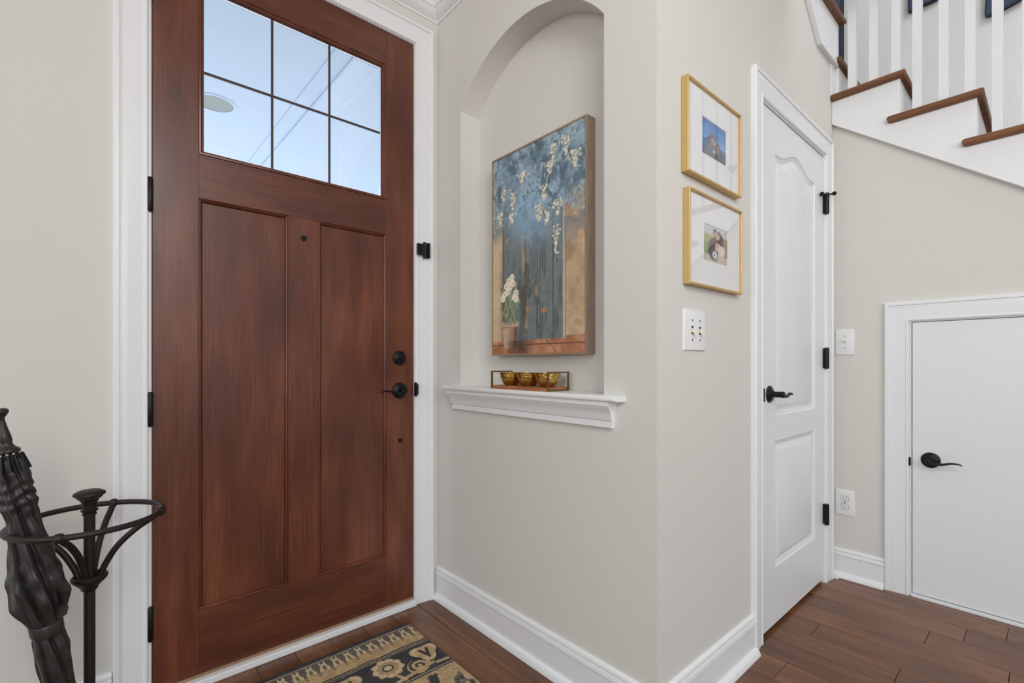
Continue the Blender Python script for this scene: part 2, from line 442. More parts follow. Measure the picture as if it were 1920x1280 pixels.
# crown moulding
CR = [(0, 2.583), (0.005, 2.583), (0.007, 2.590), (0.018, 2.596), (0.034, 2.612), (0.037, 2.622), (0.042, 2.624), (0.044, 2.632), (0.052, 2.650), (0.066, 2.676), (0.088, 2.700), (0.094, 2.712), (0.100, 2.716), (0.100, CEILZ), (0, CEILZ)]
bm = msweep(bmesh.new(), [(XB, YC + 0.002), (XB, YA), (-1.7, YA)], CR, fF)
tag(link('trim_4', bm, WHITE, smooth=30), 'white stepped crown moulding in the ceiling corner', 'crown moulding', kind='structure')

# casings
def casing(w): return [(0, 0), (0, 0.008), (0.004, 0.0115), (0.010, 0.0115), (0.0125, 0.009), (0.020, 0.0095), (w * 0.55, 0.013), (w - 0.020, 0.0145), (w - 0.0165, 0.0135), (w - 0.0145, 0.019), (w - 0.003, 0.019), (w, 0.016), (w, 0)]
t1 = root('trim_1', (0.6, YA, 0), 'white casing and threshold of the front door', 'door casing', kind='structure')
link('casing', msweep(bmesh.new(), [(0.130, 0.0), (0.130, 2.447), (1.061, 2.447), (1.061, 0.0)], casing(0.084), fA), WHITE, t1, 30)
bm = bmesh.new(); box(bm, 0.116, 0.1375, YA - 0.002, YA + 0.125, 0, 2.462); box(bm, 1.0565, 1.076, YA - 0.002, YA + 0.125, 0, 2.462); box(bm, 0.1375, 1.0565, YA - 0.002, YA + 0.125, 2.4435, 2.462)
link('jamb', bm, WHITE, t1)
link('threshold', B(0.1375, 1.0565, YA - 0.022, YA + 0.12, 0.0, 0.024, bev=0.004), WHITE, t1)
bm = B(1.0545, 1.0605, YA - 0.021, YA - 0.0, 0.908, 0.968, bev=0.002); box(bm, 1.058, 1.066, YA - 0.0225, YA - 0.012, 0.915, 0.961, bev=0.003)
tag(link('strike_plate', bm, BLACK, t1), 'black metal strike plate')

t2 = root('trim_2', (2.26, YC, 0), 'white moulded casing of the closet door', 'door casing', kind='structure')
link('casing', msweep(bmesh.new(), [(1.888, 0.0), (1.888, 2.049), (2.639, 2.049), (2.639, 0.0)], casing(0.086), fC), WHITE, t2, 30)
bm = bmesh.new(); box(bm, 1.872, 1.8935, YC - 0.001, YC + 0.11, 0, 2.062); box(bm, 2.6335, 2.656, YC - 0.001, YC + 0.11, 0, 2.062); box(bm, 1.8935, 2.6335, YC - 0.001, YC + 0.11, 2.0435, 2.062)
link('jamb', bm, WHITE, t2)

t3 = root('trim_3', (XD, 0.1, 0), 'white casing of the small door under the stairs', 'door casing', kind='structure')
link('casing', msweep(bmesh.new(), [(-0.434, 0.0), (-0.434, 1.243), (0.212, 1.243), (0.212, 0.0)], casing(0.088), fD), WHITE, t3, 30)
bm = bmesh.new(); box(bm, XD - 0.001, XD + 0.09, 0.4265, 0.432, 0, 1.252); box(bm, XD - 0.001, XD + 0.09, -0.226, -0.205, 0, 1.252); box(bm, XD - 0.001, XD + 0.09, -0.205, 0.4265, 1.2385, 1.252)
link('jamb', bm, WHITE, t3)
link('threshold', B(XD - 0.012, XD + 0.08, -0.205, 0.4265, 0.0, 0.012, bev=0.002), WHITE, t3)
tag(link('strike_plate', B(XD - 0.010, XD - 0.0005, 0.4275, 0.4375, 0.588, 0.628, bev=0.004), BLACK, t3), 'black metal strike plate')

# niche sill
t5 = root('trim_5', (XB, cy, 0.94), 'white moulded ledge at the foot of the arched niche', 'ledge', kind='structure')
bm = prism(bmesh.new(), [(1.742, XB + 0.0), (1.742, 1.134), (1.7355, 1.128), (0.8385, 1.128), (0.832, 1.134), (0.832, XB), (NY0 + 0.0005, XB), (NY0 + 0.0005, XB + ND), (NY1 - 0.0005, XB + ND), (NY1 - 0.0005, XB)], lambda p, d: (p[1], p[0], d), 0.938, 0.9552)
bmesh.ops.bevel(bm, geom=[e for e in bm.edges if all(v.co.x < XB - 0.02 for v in e.verts)], offset=0.006, segments=3, affect='EDGES', profile=0.5)
link('ledge_board', bm, WHITE, t5, 40)
SILLP = [(0, 0.856), (0.011, 0.856), (0.013, 0.858), (0.013, 0.874), (0.011, 0.876), (0.016, 0.880), (0.019, 0.889), (0.022, 0.900), (0.028, 0.912), (0.035, 0.920), (0.036, 0.924), (0.039, 0.925), (0.039, 0.938), (0, 0.938)]
bm = bmesh.new(); ra = [bm.verts.new((XB - o, 0.872 - (d - .856) * 0.10 , d)) for o, d in SILLP]; rb = [bm.verts.new((XB - o, 1.709 + (d - .856) * 0.10, d)) for o, d in SILLP]
bm.faces.new(ra); bm.faces.new(rb[::-1])
for i in range(len(SILLP)): bm.faces.new((ra[i], ra[(i + 1) % len(SILLP)], rb[(i + 1) % len(SILLP)], rb[i]))
link('ledge_moulding', bm, WHITE, t5, 30)

# ------------------------------------------------------------------ outside the front door
bm = B(-2.2, 3.2, YA + 0.13, 9.0, -0.25, -0.12)
tag(link('exterior_porch_floor', bm, CONC), 'concrete porch floor outside the front door', 'porch floor', kind='structure')
bm = B(-14, 14, 9.0, 40, -0.4, -0.3)
tag(link('exterior_ground', bm, CONC), 'pale drive beyond the porch', 'ground', kind='structure')
pc = root('exterior_porch_ceiling', (0, 3.5, 2.75), 'pale blue porch ceiling seen through the door glass', 'porch ceiling', kind='structure')
link('ceiling_board', B(-2.2, 3.2, YA + 0.13, 5.2, 2.75, 2.95), PORCH, pc)
link('ceiling_trim', B(1.085, 1.105, YA + 0.13, 5.2, 2.735, 2.7505, bev=0.004), PORCH, pc)
link('ceiling_trim', B(0.985, 1.0, YA + 0.13, 5.2, 2.742, 2.7505, bev=0.003), PORCH, pc)
rl = root('recessed_light', (0.60, 3.615, 2.75), 'round recessed light in the porch ceiling behind the glass', 'ceiling light')
link('trim_ring', lathe(bmesh.new(), [(0.105, 0.0), (0.125, 0.0), (0.122, -0.006), (0.107, -0.008), (0.104, 0.0)], (0.60, 3.615, 2.75), (0, 0, 1), 40), PORCH, rl, 40)
link('baffle', lathe(bmesh.new(), [(0.0, -0.003), (0.104, -0.003), (0.104, 0.002), (0.0, 0.002)], (0.60, 3.615, 2.75), (0, 0, 1), 40), CANIN, rl)

# ------------------------------------------------------------------ DOOR 1: wooden front door
DX0, DX1, DZ0, DZ1, DY = 0.1405, 1.0535, 0.034, 2.4405, 1.850
DT = 0.044
d1 = root('door_1', (0.6, DY, DZ0), 'reddish brown wooden front door with six glass panes over two panels', 'door', kind='structure')
def wd_(name, x0, x1, z0, z1, m): return link(name, B(x0, x1, DY, DY + DT, z0, z1, bev=0.0008, seg=1), m, d1)
SX0, SX1 = 0.262, 0.9265
wd_('stile', DX0, SX0, DZ0, DZ1, WOODV); wd_('stile', SX1, DX1, DZ0, DZ1, WOODV)
wd_('top_rail', SX0, SX1, 2.309, DZ1, WOODH)
wd_('lock_rail', SX0, SX1, 1.592, 1.736, WOODH)
wd_('bottom_rail', SX0, SX1, DZ0, 0.242, WOODH)
wd_('mullion', 0.5385, 0.648, 0.242, 1.592, WOODV)
STICK = [(0, 0.0), (0.0012, 0.0025), (0.004, 0.0005), (0.007, 0.003), (0.0085, 0.0065), (0.0095, 0.0045), (0.0115, 0.0085), (0.0115, 0.012), (0, 0.012)]
fDoor = lambda p, d: (p[0], DY + d, p[1])
def ring(x0, x1, z0, z1): return [(x0, z0), (x1, z0), (x1, z1), (x0, z1)]
for (x0, x1) in ((SX0, 0.5385), (0.648, SX1)):
    p = link('panel', B(x0, x1, DY + 0.010, DY + 0.034, 0.242, 1.592), WOODV, d1)
    link('panel_moulding', msweep(bmesh.new(), ring(x0, x1, 0.242, 1.592), STICK, fDoor, True), WOODV, p, 30)
GX0, GX1, GZ0, GZ1 = 0.2785, 0.907, 1.752, 2.293
GST = [(0, 0.0), (0.001, -0.004), (0.005, -0.005), (0.008, -0.001), (0.0095, 0.003), (0.0135, 0.004), (0.0165, 0.012), (0.0165, 0.020), (0, 0.020)]
link('glass_moulding', msweep(bmesh.new(), ring(SX0, SX1, 1.736, 2.309), GST, fDoor, True), WOODV, d1, 30)
mx = [GX0, 0.4895, 0.696, GX1]; mz = [GZ0, 2.0185, GZ1]
for i in range(3):
    for j in range(2):
        link('pane', B(mx[i], mx[i + 1], DY + 0.0195, DY + 0.0235, mz[j], mz[j + 1]), GLASS, d1)
for xm in mx[1:3]: tag(link('muntin', B(xm - 0.0035, xm + 0.0035, DY + 0.0165, DY + 0.0265, GZ0, GZ1, bev=0.0015), CAME, d1), 'thin dark upright glazing bar')
tag(link('muntin', B(GX0, GX1, DY + 0.0170, DY + 0.0260, mz[1] - 0.0035, mz[1] + 0.0035, bev=0.0015), CAME, d1), 'thin dark level glazing bar')
link('door_sweep', B(DX0, DX1, DY - 0.004, DY + 0.04, 0.0245, 0.0335), SWEEP, d1)
def hinge(parent, cx, y, z, h=0.10, r=0.0075):
    bm = lathe(bmesh.new(), [(0, -h / 2 - 0.004), (r * 0.7, -h / 2 - 0.003), (r, -h / 2), (r, h / 2), (r * 0.7, h / 2 + 0.003), (0, h / 2 + 0.004)], (cx, y, z), (0, 0, 1), 14)
    box(bm, cx - 0.0008, cx + 0.006, y + 0.002, y + 0.016, z - h / 2, z + h / 2)
    for q in (-0.3, -0.1, 0.1, 0.3): lathe(bm, [(r + 0.0006, -0.0006), (r + 0.0006, 0.0006)], (cx, y, z + q * h), (0, 0, 1), 14)
    return tag(link('hinge', bm, BLACK, parent, 40), 'black metal hinge')
for z in (2.229, 1.572, 0.909, 0.247): hinge(d1, 0.1345, 1.839, z)
# deadbolt, lever, viewer, plug
def rose(bm, c, ax, r=0.032, t=0.012):
    return lathe(bm, [(0, 0), (r, 0), (r, 0.003), (r * 0.95, 0.006), (r * 0.80, 0.0075), (r * 0.78, 0.0085), (r * 0.62, t * 0.9), (r * 0.45, t), (0, t)], c, ax, 36)
bm = rose(bmesh.new(), (0.987, DY, 1.074), (0, -1, 0), 0.031, 0.014)
lathe(bm, [(0, 0.012), (0.011, 0.013), (0.011, 0.020), (0, 0.021)], (0.987, DY, 1.074), (0, -1, 0), 20)
box(bm, 0.969, 1.005, DY - 0.030, DY - 0.019, 1.0705, 1.0775, bev=0.003)
tag(link('deadbolt', bm, BLACK, d1, 40), 'round black deadbolt thumb-turn')
bm = rose(bmesh.new(), (0.987, DY, 0.935), (0, -1, 0), 0.034, 0.014)
rosep = link('lever_handle', bm, BLACK, d1, 40); tag(rosep, 'black lever handle on a round rose')
def lever(c, n, s, L=0.105):
    """c centre on the face, n out of the door, s along the lever"""
    c = Vector(c); n = Vector(n); s = Vector(s); z = Vector((0, 0, 1))
    bm = tube(bmesh.new(), [c + n * 0.008, c + n * 0.018, c + n * 0.040, c + n * 0.052, c + n * 0.056], [0.0135, 0.0115, 0.0115, 0.0125, 0.009], 18)
    ctrl = [c + n * 0.047 - s * 0.004, c + n * 0.050 + s * 0.018 - z * 0.007, c + n * 0.050 + s * 0.045 - z * 0.006, c + n * 0.049 + s * 0.072 + z * 0.002, c + n * 0.046 + s * L * 0.93 + z * 0.001, c + n * 0.045 + s * L - z * 0.004]
    P = spline(ctrl, 30); m = len(P)
    tube(bm, P, [(0.0105 * (1 - 0.55 * (i / (m - 1))) , max(0.0022, 0.0075 * (1 - 0.75 * i / (m - 1)))) for i in range(m)], 14, ref=n)
    return bm
link('lever', lever((0.987, DY, 0.935), (0, -1, 0), (-1, 0, 0)), BLACK, rosep, 40)
bm = lathe(bmesh.new(), [(0, 0), (0.0105, 0), (0.0105, 0.0015), (0.0085, 0.003), (0.0075, 0.0015), (0, 0.0012)], (0.593, DY, 1.517), (0, -1, 0), 24)
tag(link('peephole', bm, BLACK, d1, 40), 'small round door viewer')
bm = lathe(bmesh.new(), [(0, 0), (0.009, 0), (0.009, 0.004), (0.006, 0.008), (0, 0.0085)], (0.990, DY, 0.722), (0, -1, 0), 20)
tag(link('plug', bm, BLACK, d1, 40), 'small black round stud')

# door guard latch on the casing
dg = root('door_guard', (1.09, YA - 0.02, 1.545), 'small black swing-bar door guard on the white casing beside the front door', 'door latch')
link('mounting_plate', B(1.098, 1.117, YA - 0.024, YA - 0.018, 1.513, 1.580, bev=0.0015), BLACK, dg)
link('swing_bar', B(1.0545, 1.089, YA - 0.030, YA - 0.022, 1.523, 1.572, bev=0.002), BLACK, dg)
bm = bmesh.new()
for (xx, r) in ((1.0885, 0.0042), (1.096, 0.0036)): lathe(bm, [(0, -0.036), (r, -0.035), (r, 0.035), (0, 0.036)], (xx, YA - 0.027, 1.546), (0, 0, 1), 14)
link('knuckle', bm, BLACK, dg, 40)
link('stop_lip', B(1.110, 1.117, YA - 0.034, YA - 0.024, 1.513, 1.580, bev=0.0015), BLACK, dg)

# ------------------------------------------------------------------ DOOR 2: closet door with moulded panels
KX0, KX1, KZ0, KZ1, KY = 1.8965, 2.6305, 0.017, 2.0405, 0.733
d2 = root('door_2', (2.26, KY, KZ0), 'narrow white closet door with an arched upper panel', 'door', kind='structure')
PX0, PX1 = 2.040, 2.518
def arch_outline(x0, x1, z0, zs, zp, inset=0.0, n=24):
    x0 += inset; x1 -= inset; z0 += inset; zs -= inset; zp -= inset
    top = []
    for k in range(n + 1):
        t = k / n; x = x1 + (x0 - x1) * t
        q = abs(2 * t - 1)                                # 1 at shoulders, 0 at the middle
        top.append((x, zs + (zp - zs) * (0.5 + 0.5 * math.cos(math.pi * min(1, q / 0.82)))))
    return [(x0, z0), (x1, z0)] + top
def rect_outline(x0, x1, z0, z1, inset=0.0, n=24):
    x0 += inset; x1 -= inset; z0 += inset; z1 -= inset
    return [(x0, z0), (x1, z0)] + [(x1 + (x0 - x1) * k / n, z1) for k in range(n + 1)]
fK = lambda p, d: (p[0], KY + d, p[1])
outs = [lambda i: arch_outline(PX0, PX1, 0.842, 1.884, 1.935, i), lambda i: rect_outline(PX0, PX1, 0.240, 0.742, i)]
bm = bmesh.new()
ov = [bm.verts.new(fK(p, 0)) for p in ring(KX0, KX1, KZ0, KZ1)]
loops = [ov]; hvs = []
for f in outs:
    h = [bm.verts.new(fK(p, 0)) for p in f(0)]; loops.append(h); hvs.append(h)
es = [bm.edges.new((L[i], L[(i + 1) % len(L)])) for L in loops for i in range(len(L))]
bmesh.ops.triangle_fill(bm, use_beauty=True, edges=es)
for f, h in zip(outs, hvs):
    prev = h
    for ins, dep in ((0.004, 0.005), (0.008, 0.006), (0.016, 0.0105), (0.022, 0.0105)):
        cur = [bm.verts.new(fK(p, dep)) for p in f(ins)]
        for i in range(len(cur)): bm.faces.new((prev[i], prev[(i + 1) % len(cur)], cur[(i + 1) % len(cur)], cur[i]))
        prev = cur
bk = [bm.verts.new(fK(p, 0.035)) for p in ring(KX0, KX1, KZ0, KZ1)]
for i in range(4): bm.faces.new((ov[i], ov[(i + 1) % 4], bk[(i + 1) % 4], bk[i]))
bm.faces.new(bk)
link('door_leaf', bm, DOORWHITE, d2, 25)
for f in outs:
    bm = bmesh.new(); r0 = [bm.verts.new(fK(p, 0.0108)) for p in f(0.021)]; r1 = [bm.verts.new(fK(p, 0.0105)) for p in f(0.022)]; r2 = [bm.verts.new(fK(p, 0.003)) for p in f(0.040)]; r3 = [bm.verts.new(fK(p, 0.002)) for p in f(0.043)]
    for a, b in ((r0, r1), (r1, r2), (r2, r3)):
        for i in range(len(a)): bm.faces.new((a[i], a[(i + 1) % len(a)], b[(i + 1) % len(a)], b[i]))
    bm.faces.new(r3)
    link('panel', bm, DOORWHITE, d2, 25)
for z in (1.815, 1.076, 0.330): h = hinge(d2, 2.6335, YC - 0.012, z, 0.095, 0.0105)
bm = rose(bmesh.new(), (1.980, KY, 0.931), (0, -1, 0), 0.033, 0.014)
rp2 = link('lever_handle', bm, BLACK, d2, 40); tag(rp2, 'black lever handle on a round rose')
link('lever', lever((1.980, KY, 0.931), (0, -1, 0), (1, 0, 0), 0.105), BLACK, rp2, 40)
tag(link('latch_plate', B(1.8862, 1.8885, 0.7135, 0.7180, 0.907, 0.957, bev=0.0008), BLACK, d2), 'black latch plate at the door edge')
# pin door stop on the top hinge
hs = root('hinge_door_stop', (2.6335, YC - 0.02, 1.868), 'black pin door stop with two bumpers on the top closet hinge', 'door stop')
bm = tube(bmesh.new(), spline([(2.580, 0.7205, 1.848), (2.603, 0.714, 1.851), (2.6335, 0.712, 1.8545), (2.655, 0.705, 1.862), (2.668, 0.698, 1.866)], 24), 0.0040, 10)
lathe(bm, [(0, -0.012), (0.0085, -0.010), (0.0085, 0.003), (0, 0.005)], (2.6335, 0.716, 1.858), (0, 0, 1), 14)
link('arm', bm, BLACK, hs, 40)
for (c, ax) in (((2.577, 0.7200, 1.847), (-0.8, 0.3, 0)), ((2.670, 0.697, 1.866), (0.8, -0.35, 0.1))):
    link('bumper', lathe(bmesh.new(), [(0, -0.007), (0.006, -0.006), (0.0100, 0.000), (0.0100, 0.005), (0.006, 0.009), (0, 0.010)], c, ax, 18), BLACK, hs, 40)

# ------------------------------------------------------------------ DOOR 3: small flush door under the stairs
d3 = root('door_3', (XD, 0.11, 0.016), 'small plain white access door under the staircase', 'door', kind='structure')
link('door_leaf', B(XD + 0.001, XD + 0.036, -0.202, 0.4235, 0.016, 1.2355, bev=0.001, seg=1), DOORWHITE, d3)
bm = rose(bmesh.new(), (XD + 0.001, 0.3605, 0.623), (-1, 0, 0), 0.034, 0.014)
rp3 = link('lever_handle', bm, BLACK, d3, 40); tag(rp3, 'black lever handle on a round rose')
link('lever', lever((XD + 0.001, 0.3605, 0.623), (-1, 0, 0), (0, -1, 0), 0.105), BLACK, rp3, 40)

# ================================================================== STAIRCASE
st = root('staircase', (XD, 0.3, 1.75), 'white open-side staircase with brown wooden treads and square white balusters', 'staircase')
XO = 2.730; XS = 2.758; XF = 3.85
TOP = {k: 2.377 - 0.193 * (k - 1) for k in range(-0, 9)}     # 0 = landing
NOSE = {k: 0.4388 - 0.2515 * (k - 1) for k in range(0, 9)}
TT = 0.031
def tread(x0, x1, y0, y1, zt, bev=0.0152):
    bm = B(x0, x1, y0, y1, zt - TT, zt)
    es = [e for e in bm.edges if (all(abs(v.co.x - x0) < 1e-5 for v in e.verts) or all(abs(v.co.y - y0) < 1e-5 for v in e.verts) or (y1 < 0.7 and all(abs(v.co.y - y1) < 1e-5 for v in e.verts))) and abs(e.verts[0].co.z - e.verts[1].co.z) < 1e-5]
    bmesh.ops.bevel(bm, geom=es, offset=bev, segments=4, affect='EDGES', profile=0.5)
    return bm
for k in range(1, 8):
    link('tread', tread(XO, XF, NOSE[k], min(0.727, NOSE[k - 1] + 0.068), TOP[k]), TREADW, st, 40)
for k in range(0, 7):
    link('riser', B(XD + 0.0205, XF, NOSE[k] + 0.024, NOSE[k] + 0.040, TOP[k + 1], TOP[k] - TT), WHITE, st)
link('landing', tread(2.762, XF, NOSE[0], 2.05, TOP[0]), TREADW, st, 40)
# stringer: saw-tooth top, sloped foot
pts = [(-0.728, sl(0.728))]
y = 0.728; pts.append((-0.728, TOP[1] - TT))
for k in range(1, 8):
    yr = NOSE[k] + 0.024
    pts.append((-yr, TOP[k] - TT))
    if k < 7: pts.append((-yr, TOP[k + 1] - TT))
pts.append((-(NOSE[7] + 0.024), sl(NOSE[7] + 0.024)))
bm = prism(bmesh.new(), pts, fD, XD - XS, -0.02)
link('stringer', bm, WHITE, st)
# upper flight fascia and treads over the closet wall
fU = lambda p, d: (p[0], 0.709 + d, p[1])
tz = TOP[0] + 0.194; xr = 2.790
XR = [xr, xr - 0.43] + [xr - 0.43 - 0.253 * k for k in range(1, 5)]
teeth = []
for k in range(5):
    teeth += [(XR[k], tz + 0.194 * k - TT), (XR[k + 1], tz + 0.194 * k - TT)]
up = [(2.790, 2.530), (2.533, 2.530), (XR[5], 2.530 + (2.533 - XR[5]) * 0.81)] + teeth[::-1]
link('upper_stringer', prism(bmesh.new(), up, fU, 0, 0.019), WHITE, st)
for k in range(5):
    x1 = XR[k] + 0.024
    bm = B(XR[k + 1] - 0.02, x1, 0.680, 1.6, tz + 0.194 * k - TT, tz + 0.194 * k)
    es = [e for e in bm.edges if (all(abs(v.co.x - x1) < 1e-5 for v in e.verts) or all(abs(v.co.y - 0.680) < 1e-5 for v in e.verts)) and abs(e.verts[0].co.z - e.verts[1].co.z) < 1e-5]
    bmesh.ops.bevel(bm, geom=es, offset=0.0152, segments=5, affect='EDGES', profile=0.5)
    link('upper_tread', bm, TREADW, st, 40)
    link('upper_riser', B(XR[k] - 0.016, XR[k], 0.73, 1.6, tz + 0.194 * (k - 1), tz + 0.194 * k - TT), WHITE, st)
link('corner_board', B(2.735, 2.802, 0.7255, 0.7295, TOP[1] - 0.005, 2.531), WHITE, st)
# balusters, three to a tread
BY = [0.657, 0.571, 0.486, 0.410, 0.320, 0.236, 0.154, 0.068, -0.017, -0.101]
for by in BY:
    k = next(k for k in range(1, 8) if by > NOSE[k])
    link('baluster', B(2.805, 2.838, by - 0.0165, by + 0.0165, TOP[k], 3.42 - (0.657 - by) * 0.767), WHITE, st)
bm = tube(bmesh.new(), [(2.8215, 0.69, 3.475), (2.8215, -0.15, 3.475 - 0.84 * 0.767)], [(0.032, 0.028)] * 2, 14)
link('handrail', bm, TREADW, st, 40)

# navy hangings on the far stair wall
def hanging(name, pts, label, r):
    o = root(name, (3.83, pts[0][0], pts[0][1]), label, 'wall hanging')
    P = []
    n = len(pts)
    for i in range(n):                                    # rounded corners
        p0, p, p1 = Vector(pts[i - 1]), Vector(pts[i]), Vector(pts[(i + 1) % n]); rr = r[i]
        a = p + (p0 - p).normalized() * rr; b = p + (p1 - p).normalized() * rr
        for k in range(7):
            t = k / 6; P.append(tuple((1 - t) ** 2 * a + 2 * t * (1 - t) * p + t * t * b))
    f = lambda p, d: (3.848 - d, p[0], p[1])
    link('face', prism(bmesh.new(), P, f, 0, 0.020), NAVY, o)
    area_ = sum(P[i - 1][0] * P[i][1] - P[i][0] * P[i - 1][1] for i in range(len(P)))
    if area_ < 0: P = P[::-1]
    link('rim', msweep(bmesh.new(), P, [(0, 0), (0, 0.027), (0.006, 0.029), (0.012, 0.027), (0.012, 0.019), (0.012, 0)], f, True), NAVYEDGE, o, 50)
hanging('wall_hanging', [(0.602, 3.242), (0.54, 3.247), (0.47, 3.245), (0.38, 3.30), (0.40, 4.0), (0.602, 4.0)], 'navy blue hanging behind the balusters, squared at its lower corner', [0.006, 0.03, 0.03, 0.03, 0.03, 0.02])
hanging('wall_hanging', [(0.262, 3.025), (0.205, 3.028), (0.115, 3.045), (-0.02, 3.12), (0.0, 3.9), (0.225, 3.9)], 'navy blue hanging with a rounded lower tip, nearer the foot of the stairs', [0.022, 0.03, 0.05, 0.05, 0.03, 0.03])
hanging('wall_hanging', [(1.10, 2.95), (0.947, 2.95), (0.947, 4.1), (1.10, 4.1)], 'tall slate blue hanging glimpsed above the landing edge', [0.006, 0.006, 0.006, 0.006])

# ================================================================== WALL PLATES
def plate(bm, a0, a1, z0, z1, f, t=0.006):
    prism(bm, [(a0, z0), (a1, z0), (a1, z1), (a0, z1)], f, 0, t)
    top = max((fc for fc in bm.faces), key=lambda fc: sum((Vector(f((0, 0), 1)) - Vector(f((0, 0), 0))).dot(v.co) for v in fc.verts) / len(fc.verts))
    bmesh.ops.bevel(bm, geom=list(top.edges), offset=0.0035, segments=3, affect='EDGES', profile=0.5)
    return bm
def boxf(f, a0, a1, z0, z1, d0, d1): return prism(bmesh.new(), [(a0, z0), (a1, z0), (a1, z1), (a0, z1)], f, d0, d1)
def screw(f, a, z, d=0.006):
    c = Vector(f((a, z), d)); n = Vector(f((a, z), 1)) - Vector(f((a, z), 0))
    return lathe(bmesh.new(), [(0, -0.001), (0.0033, -0.001), (0.003, 0.0006), (0, 0.0008)], c, n, 12)
def toggle(f, a, z, up_):
    s = 1 if up_ else -1
    return prism(bmesh.new(), [(0.004, z - 0.006), (0.006, z - 0.006), (0.021, z + s * 0.010 - 0.003), (0.021, z + s * 0.010 + 0.003), (0.006, z + 0.006), (0.004, z + 0.006)], lambda p, d: f((a + d, p[1]), p[0]), -0.0045, 0.0045)
def light_switch(loc, f, a0, a1, z0, z1, gangs, label, lmat, up_):
    o = root('light_switch', loc, label, 'light switch')
    link('cover_plate', plate(bmesh.new(), a0, a1, z0, z1, f), PLASTIC, o, 40)
    zc = (z0 + z1) / 2
    for a in gangs:
        tag(link('slot', boxf(f, a - 0.0055, a + 0.0055, zc - 0.0125, zc + 0.0125, 0.0055, 0.0063), SLOT if lmat is IVORY else PLASTIC, o), 'narrow toggle slot')
        link('toggle', toggle(f, a, zc, up_), lmat, o)
        for dz in (-0.030, 0.030): link('screw', screw(f, a, zc + dz), SLOT if lmat is IVORY else SCREW, o)
    return o
light_switch((1.38, YC, 1.152), fC, 1.317, 1.445, 1.090, 1.2135, (1.364, 1.410), 'white double light switch with ivory toggles below the gold frames', IVORY, False)
light_switch((XD, 0.68, 1.155), fD, -0.719, -0.641, 1.093, 1.218, (-0.679,), 'white single light switch beside the closet door', PLASTIC, True)

ol = root('power_outlet', (XD, 0.68, 0.367), 'white double power outlet above the short baseboard', 'outlet')
link('cover_plate', plate(bmesh.new(), -0.719, -0.640, 0.305, 0.428, fD), PLASTIC, ol, 40)
for dz in (-0.0195, 0.0195):
    zc = 0.3665 + dz; ac = -0.6795
    pts = []
    for k in range(28):
        a = 2 * math.pi * k / 28; pts.append((ac + 0.0172 * math.cos(a), zc + max(-0.0135, min(0.0135, 0.0172 * math.sin(a)))))
    fa = prism(bmesh.new(), pts, fD, 0.0055, 0.0078)
    so = link('socket', fa, PLASTIC, ol)
    rim = msweep(bmesh.new(), pts, [(0, 0.0055), (0, 0.0062), (-0.0012, 0.0062), (-0.0012, 0.0055)], fD, True); link('groove', rim, SLOT, so)
    for da, hh in ((-0.0064, 0.0046), (0.0064, 0.0038)):
        link('blade_slot', boxf(fD, ac + da - 0.0011, ac + da + 0.0011, zc + 0.003 - hh, zc + 0.003 + hh, 0.0076, 0.0081), SLOT, so)
    link('ground_hole', lathe(bmesh.new(), [(0, 0), (0.0026, 0), (0.0026, 0.0005), (0, 0.0005)], fD((ac, zc - 0.0078), 0.0077), (-1, 0, 0), 12), SLOT, so)
link('screw', screw(fD, -0.6795, 0.3665, 0.006), SLOT, ol)

# ================================================================== PICTURE FRAMES
def photo_sea(U, V):                                     # couple in front of a blue sea and a pale peak
    u = U / 0.164; v = V / 0.114
    img = np.zeros(U.shape + (3,)) + np.array([64, 122, 188])
    img = over(img, (48, 92, 160), ss(0.25, 0.0, v)); img = over(img, (96, 150, 205), ss(0.35, 0.5, v) * (v < 0.55))
    img = over(img, (58, 98, 150), ss(0.55, 0.6, v)); img = over(img, (44, 70, 112), ss(0.6, 1.0, v))
    img = over(img, (150, 186, 222), (np.abs(v - 0.55 - 0.1 * (u - .6)) < 0.02) * (u > .5))
    img = over(img, (36, 70, 122), (v > 0.62 - 0.7 * (u) * (u < .32) - 2.2 * np.clip(u - .30, 0, 1)) * (u < .38) * (v > .38) * (v < .62))
    img = over(img, (92, 96, 112), ss(1.02, 0.96, np.hypot((u - .38) / .30, (v - 1.02) / .42)))
    img = over(img, (62, 54, 62), ss(1.02, 0.96, np.hypot((u - .72) / .24, (v - 1.08) / .42)))
    img = over(img, (70, 58, 66), ss(1.03, 0.97, np.hypot((u - .655) / .10, (v - .72) / .25)))
    img = over(img, (150, 112, 104), ss(1.05, 0.9, np.hypot((u - .645) / .065, (v - .66) / .13)))
    img = over(img, (96, 66, 58), ss(1.04, 0.96, np.hypot((u - .43) / .105, (v - .47) / .17)))
    img = over(img, (178, 132, 116), ss(1.05, 0.9, np.hypot((u - .44) / .08, (v - .56) / .15)))
    img = over(img, (110, 74, 62), ss(1.05, 0.9, np.hypot((u - .44) / .06, (v - .65) / .05)))
    img = over(img, (58, 40, 42), ((np.hypot((u - .41) / .014, (v - .53) / .02) < 1) | (np.hypot((u - .47) / .014, (v - .53) / .02) < 1)))
    img = over(img, (235, 225, 220), ss(1.1, .8, np.hypot((u - .50) / .03, (v - .78) / .06)))
    return 255 * (np.clip(img, 0, 255) / 255) ** 0.82 + (fbm(U, V, 90, 3)[..., None] - 0.5) * 26
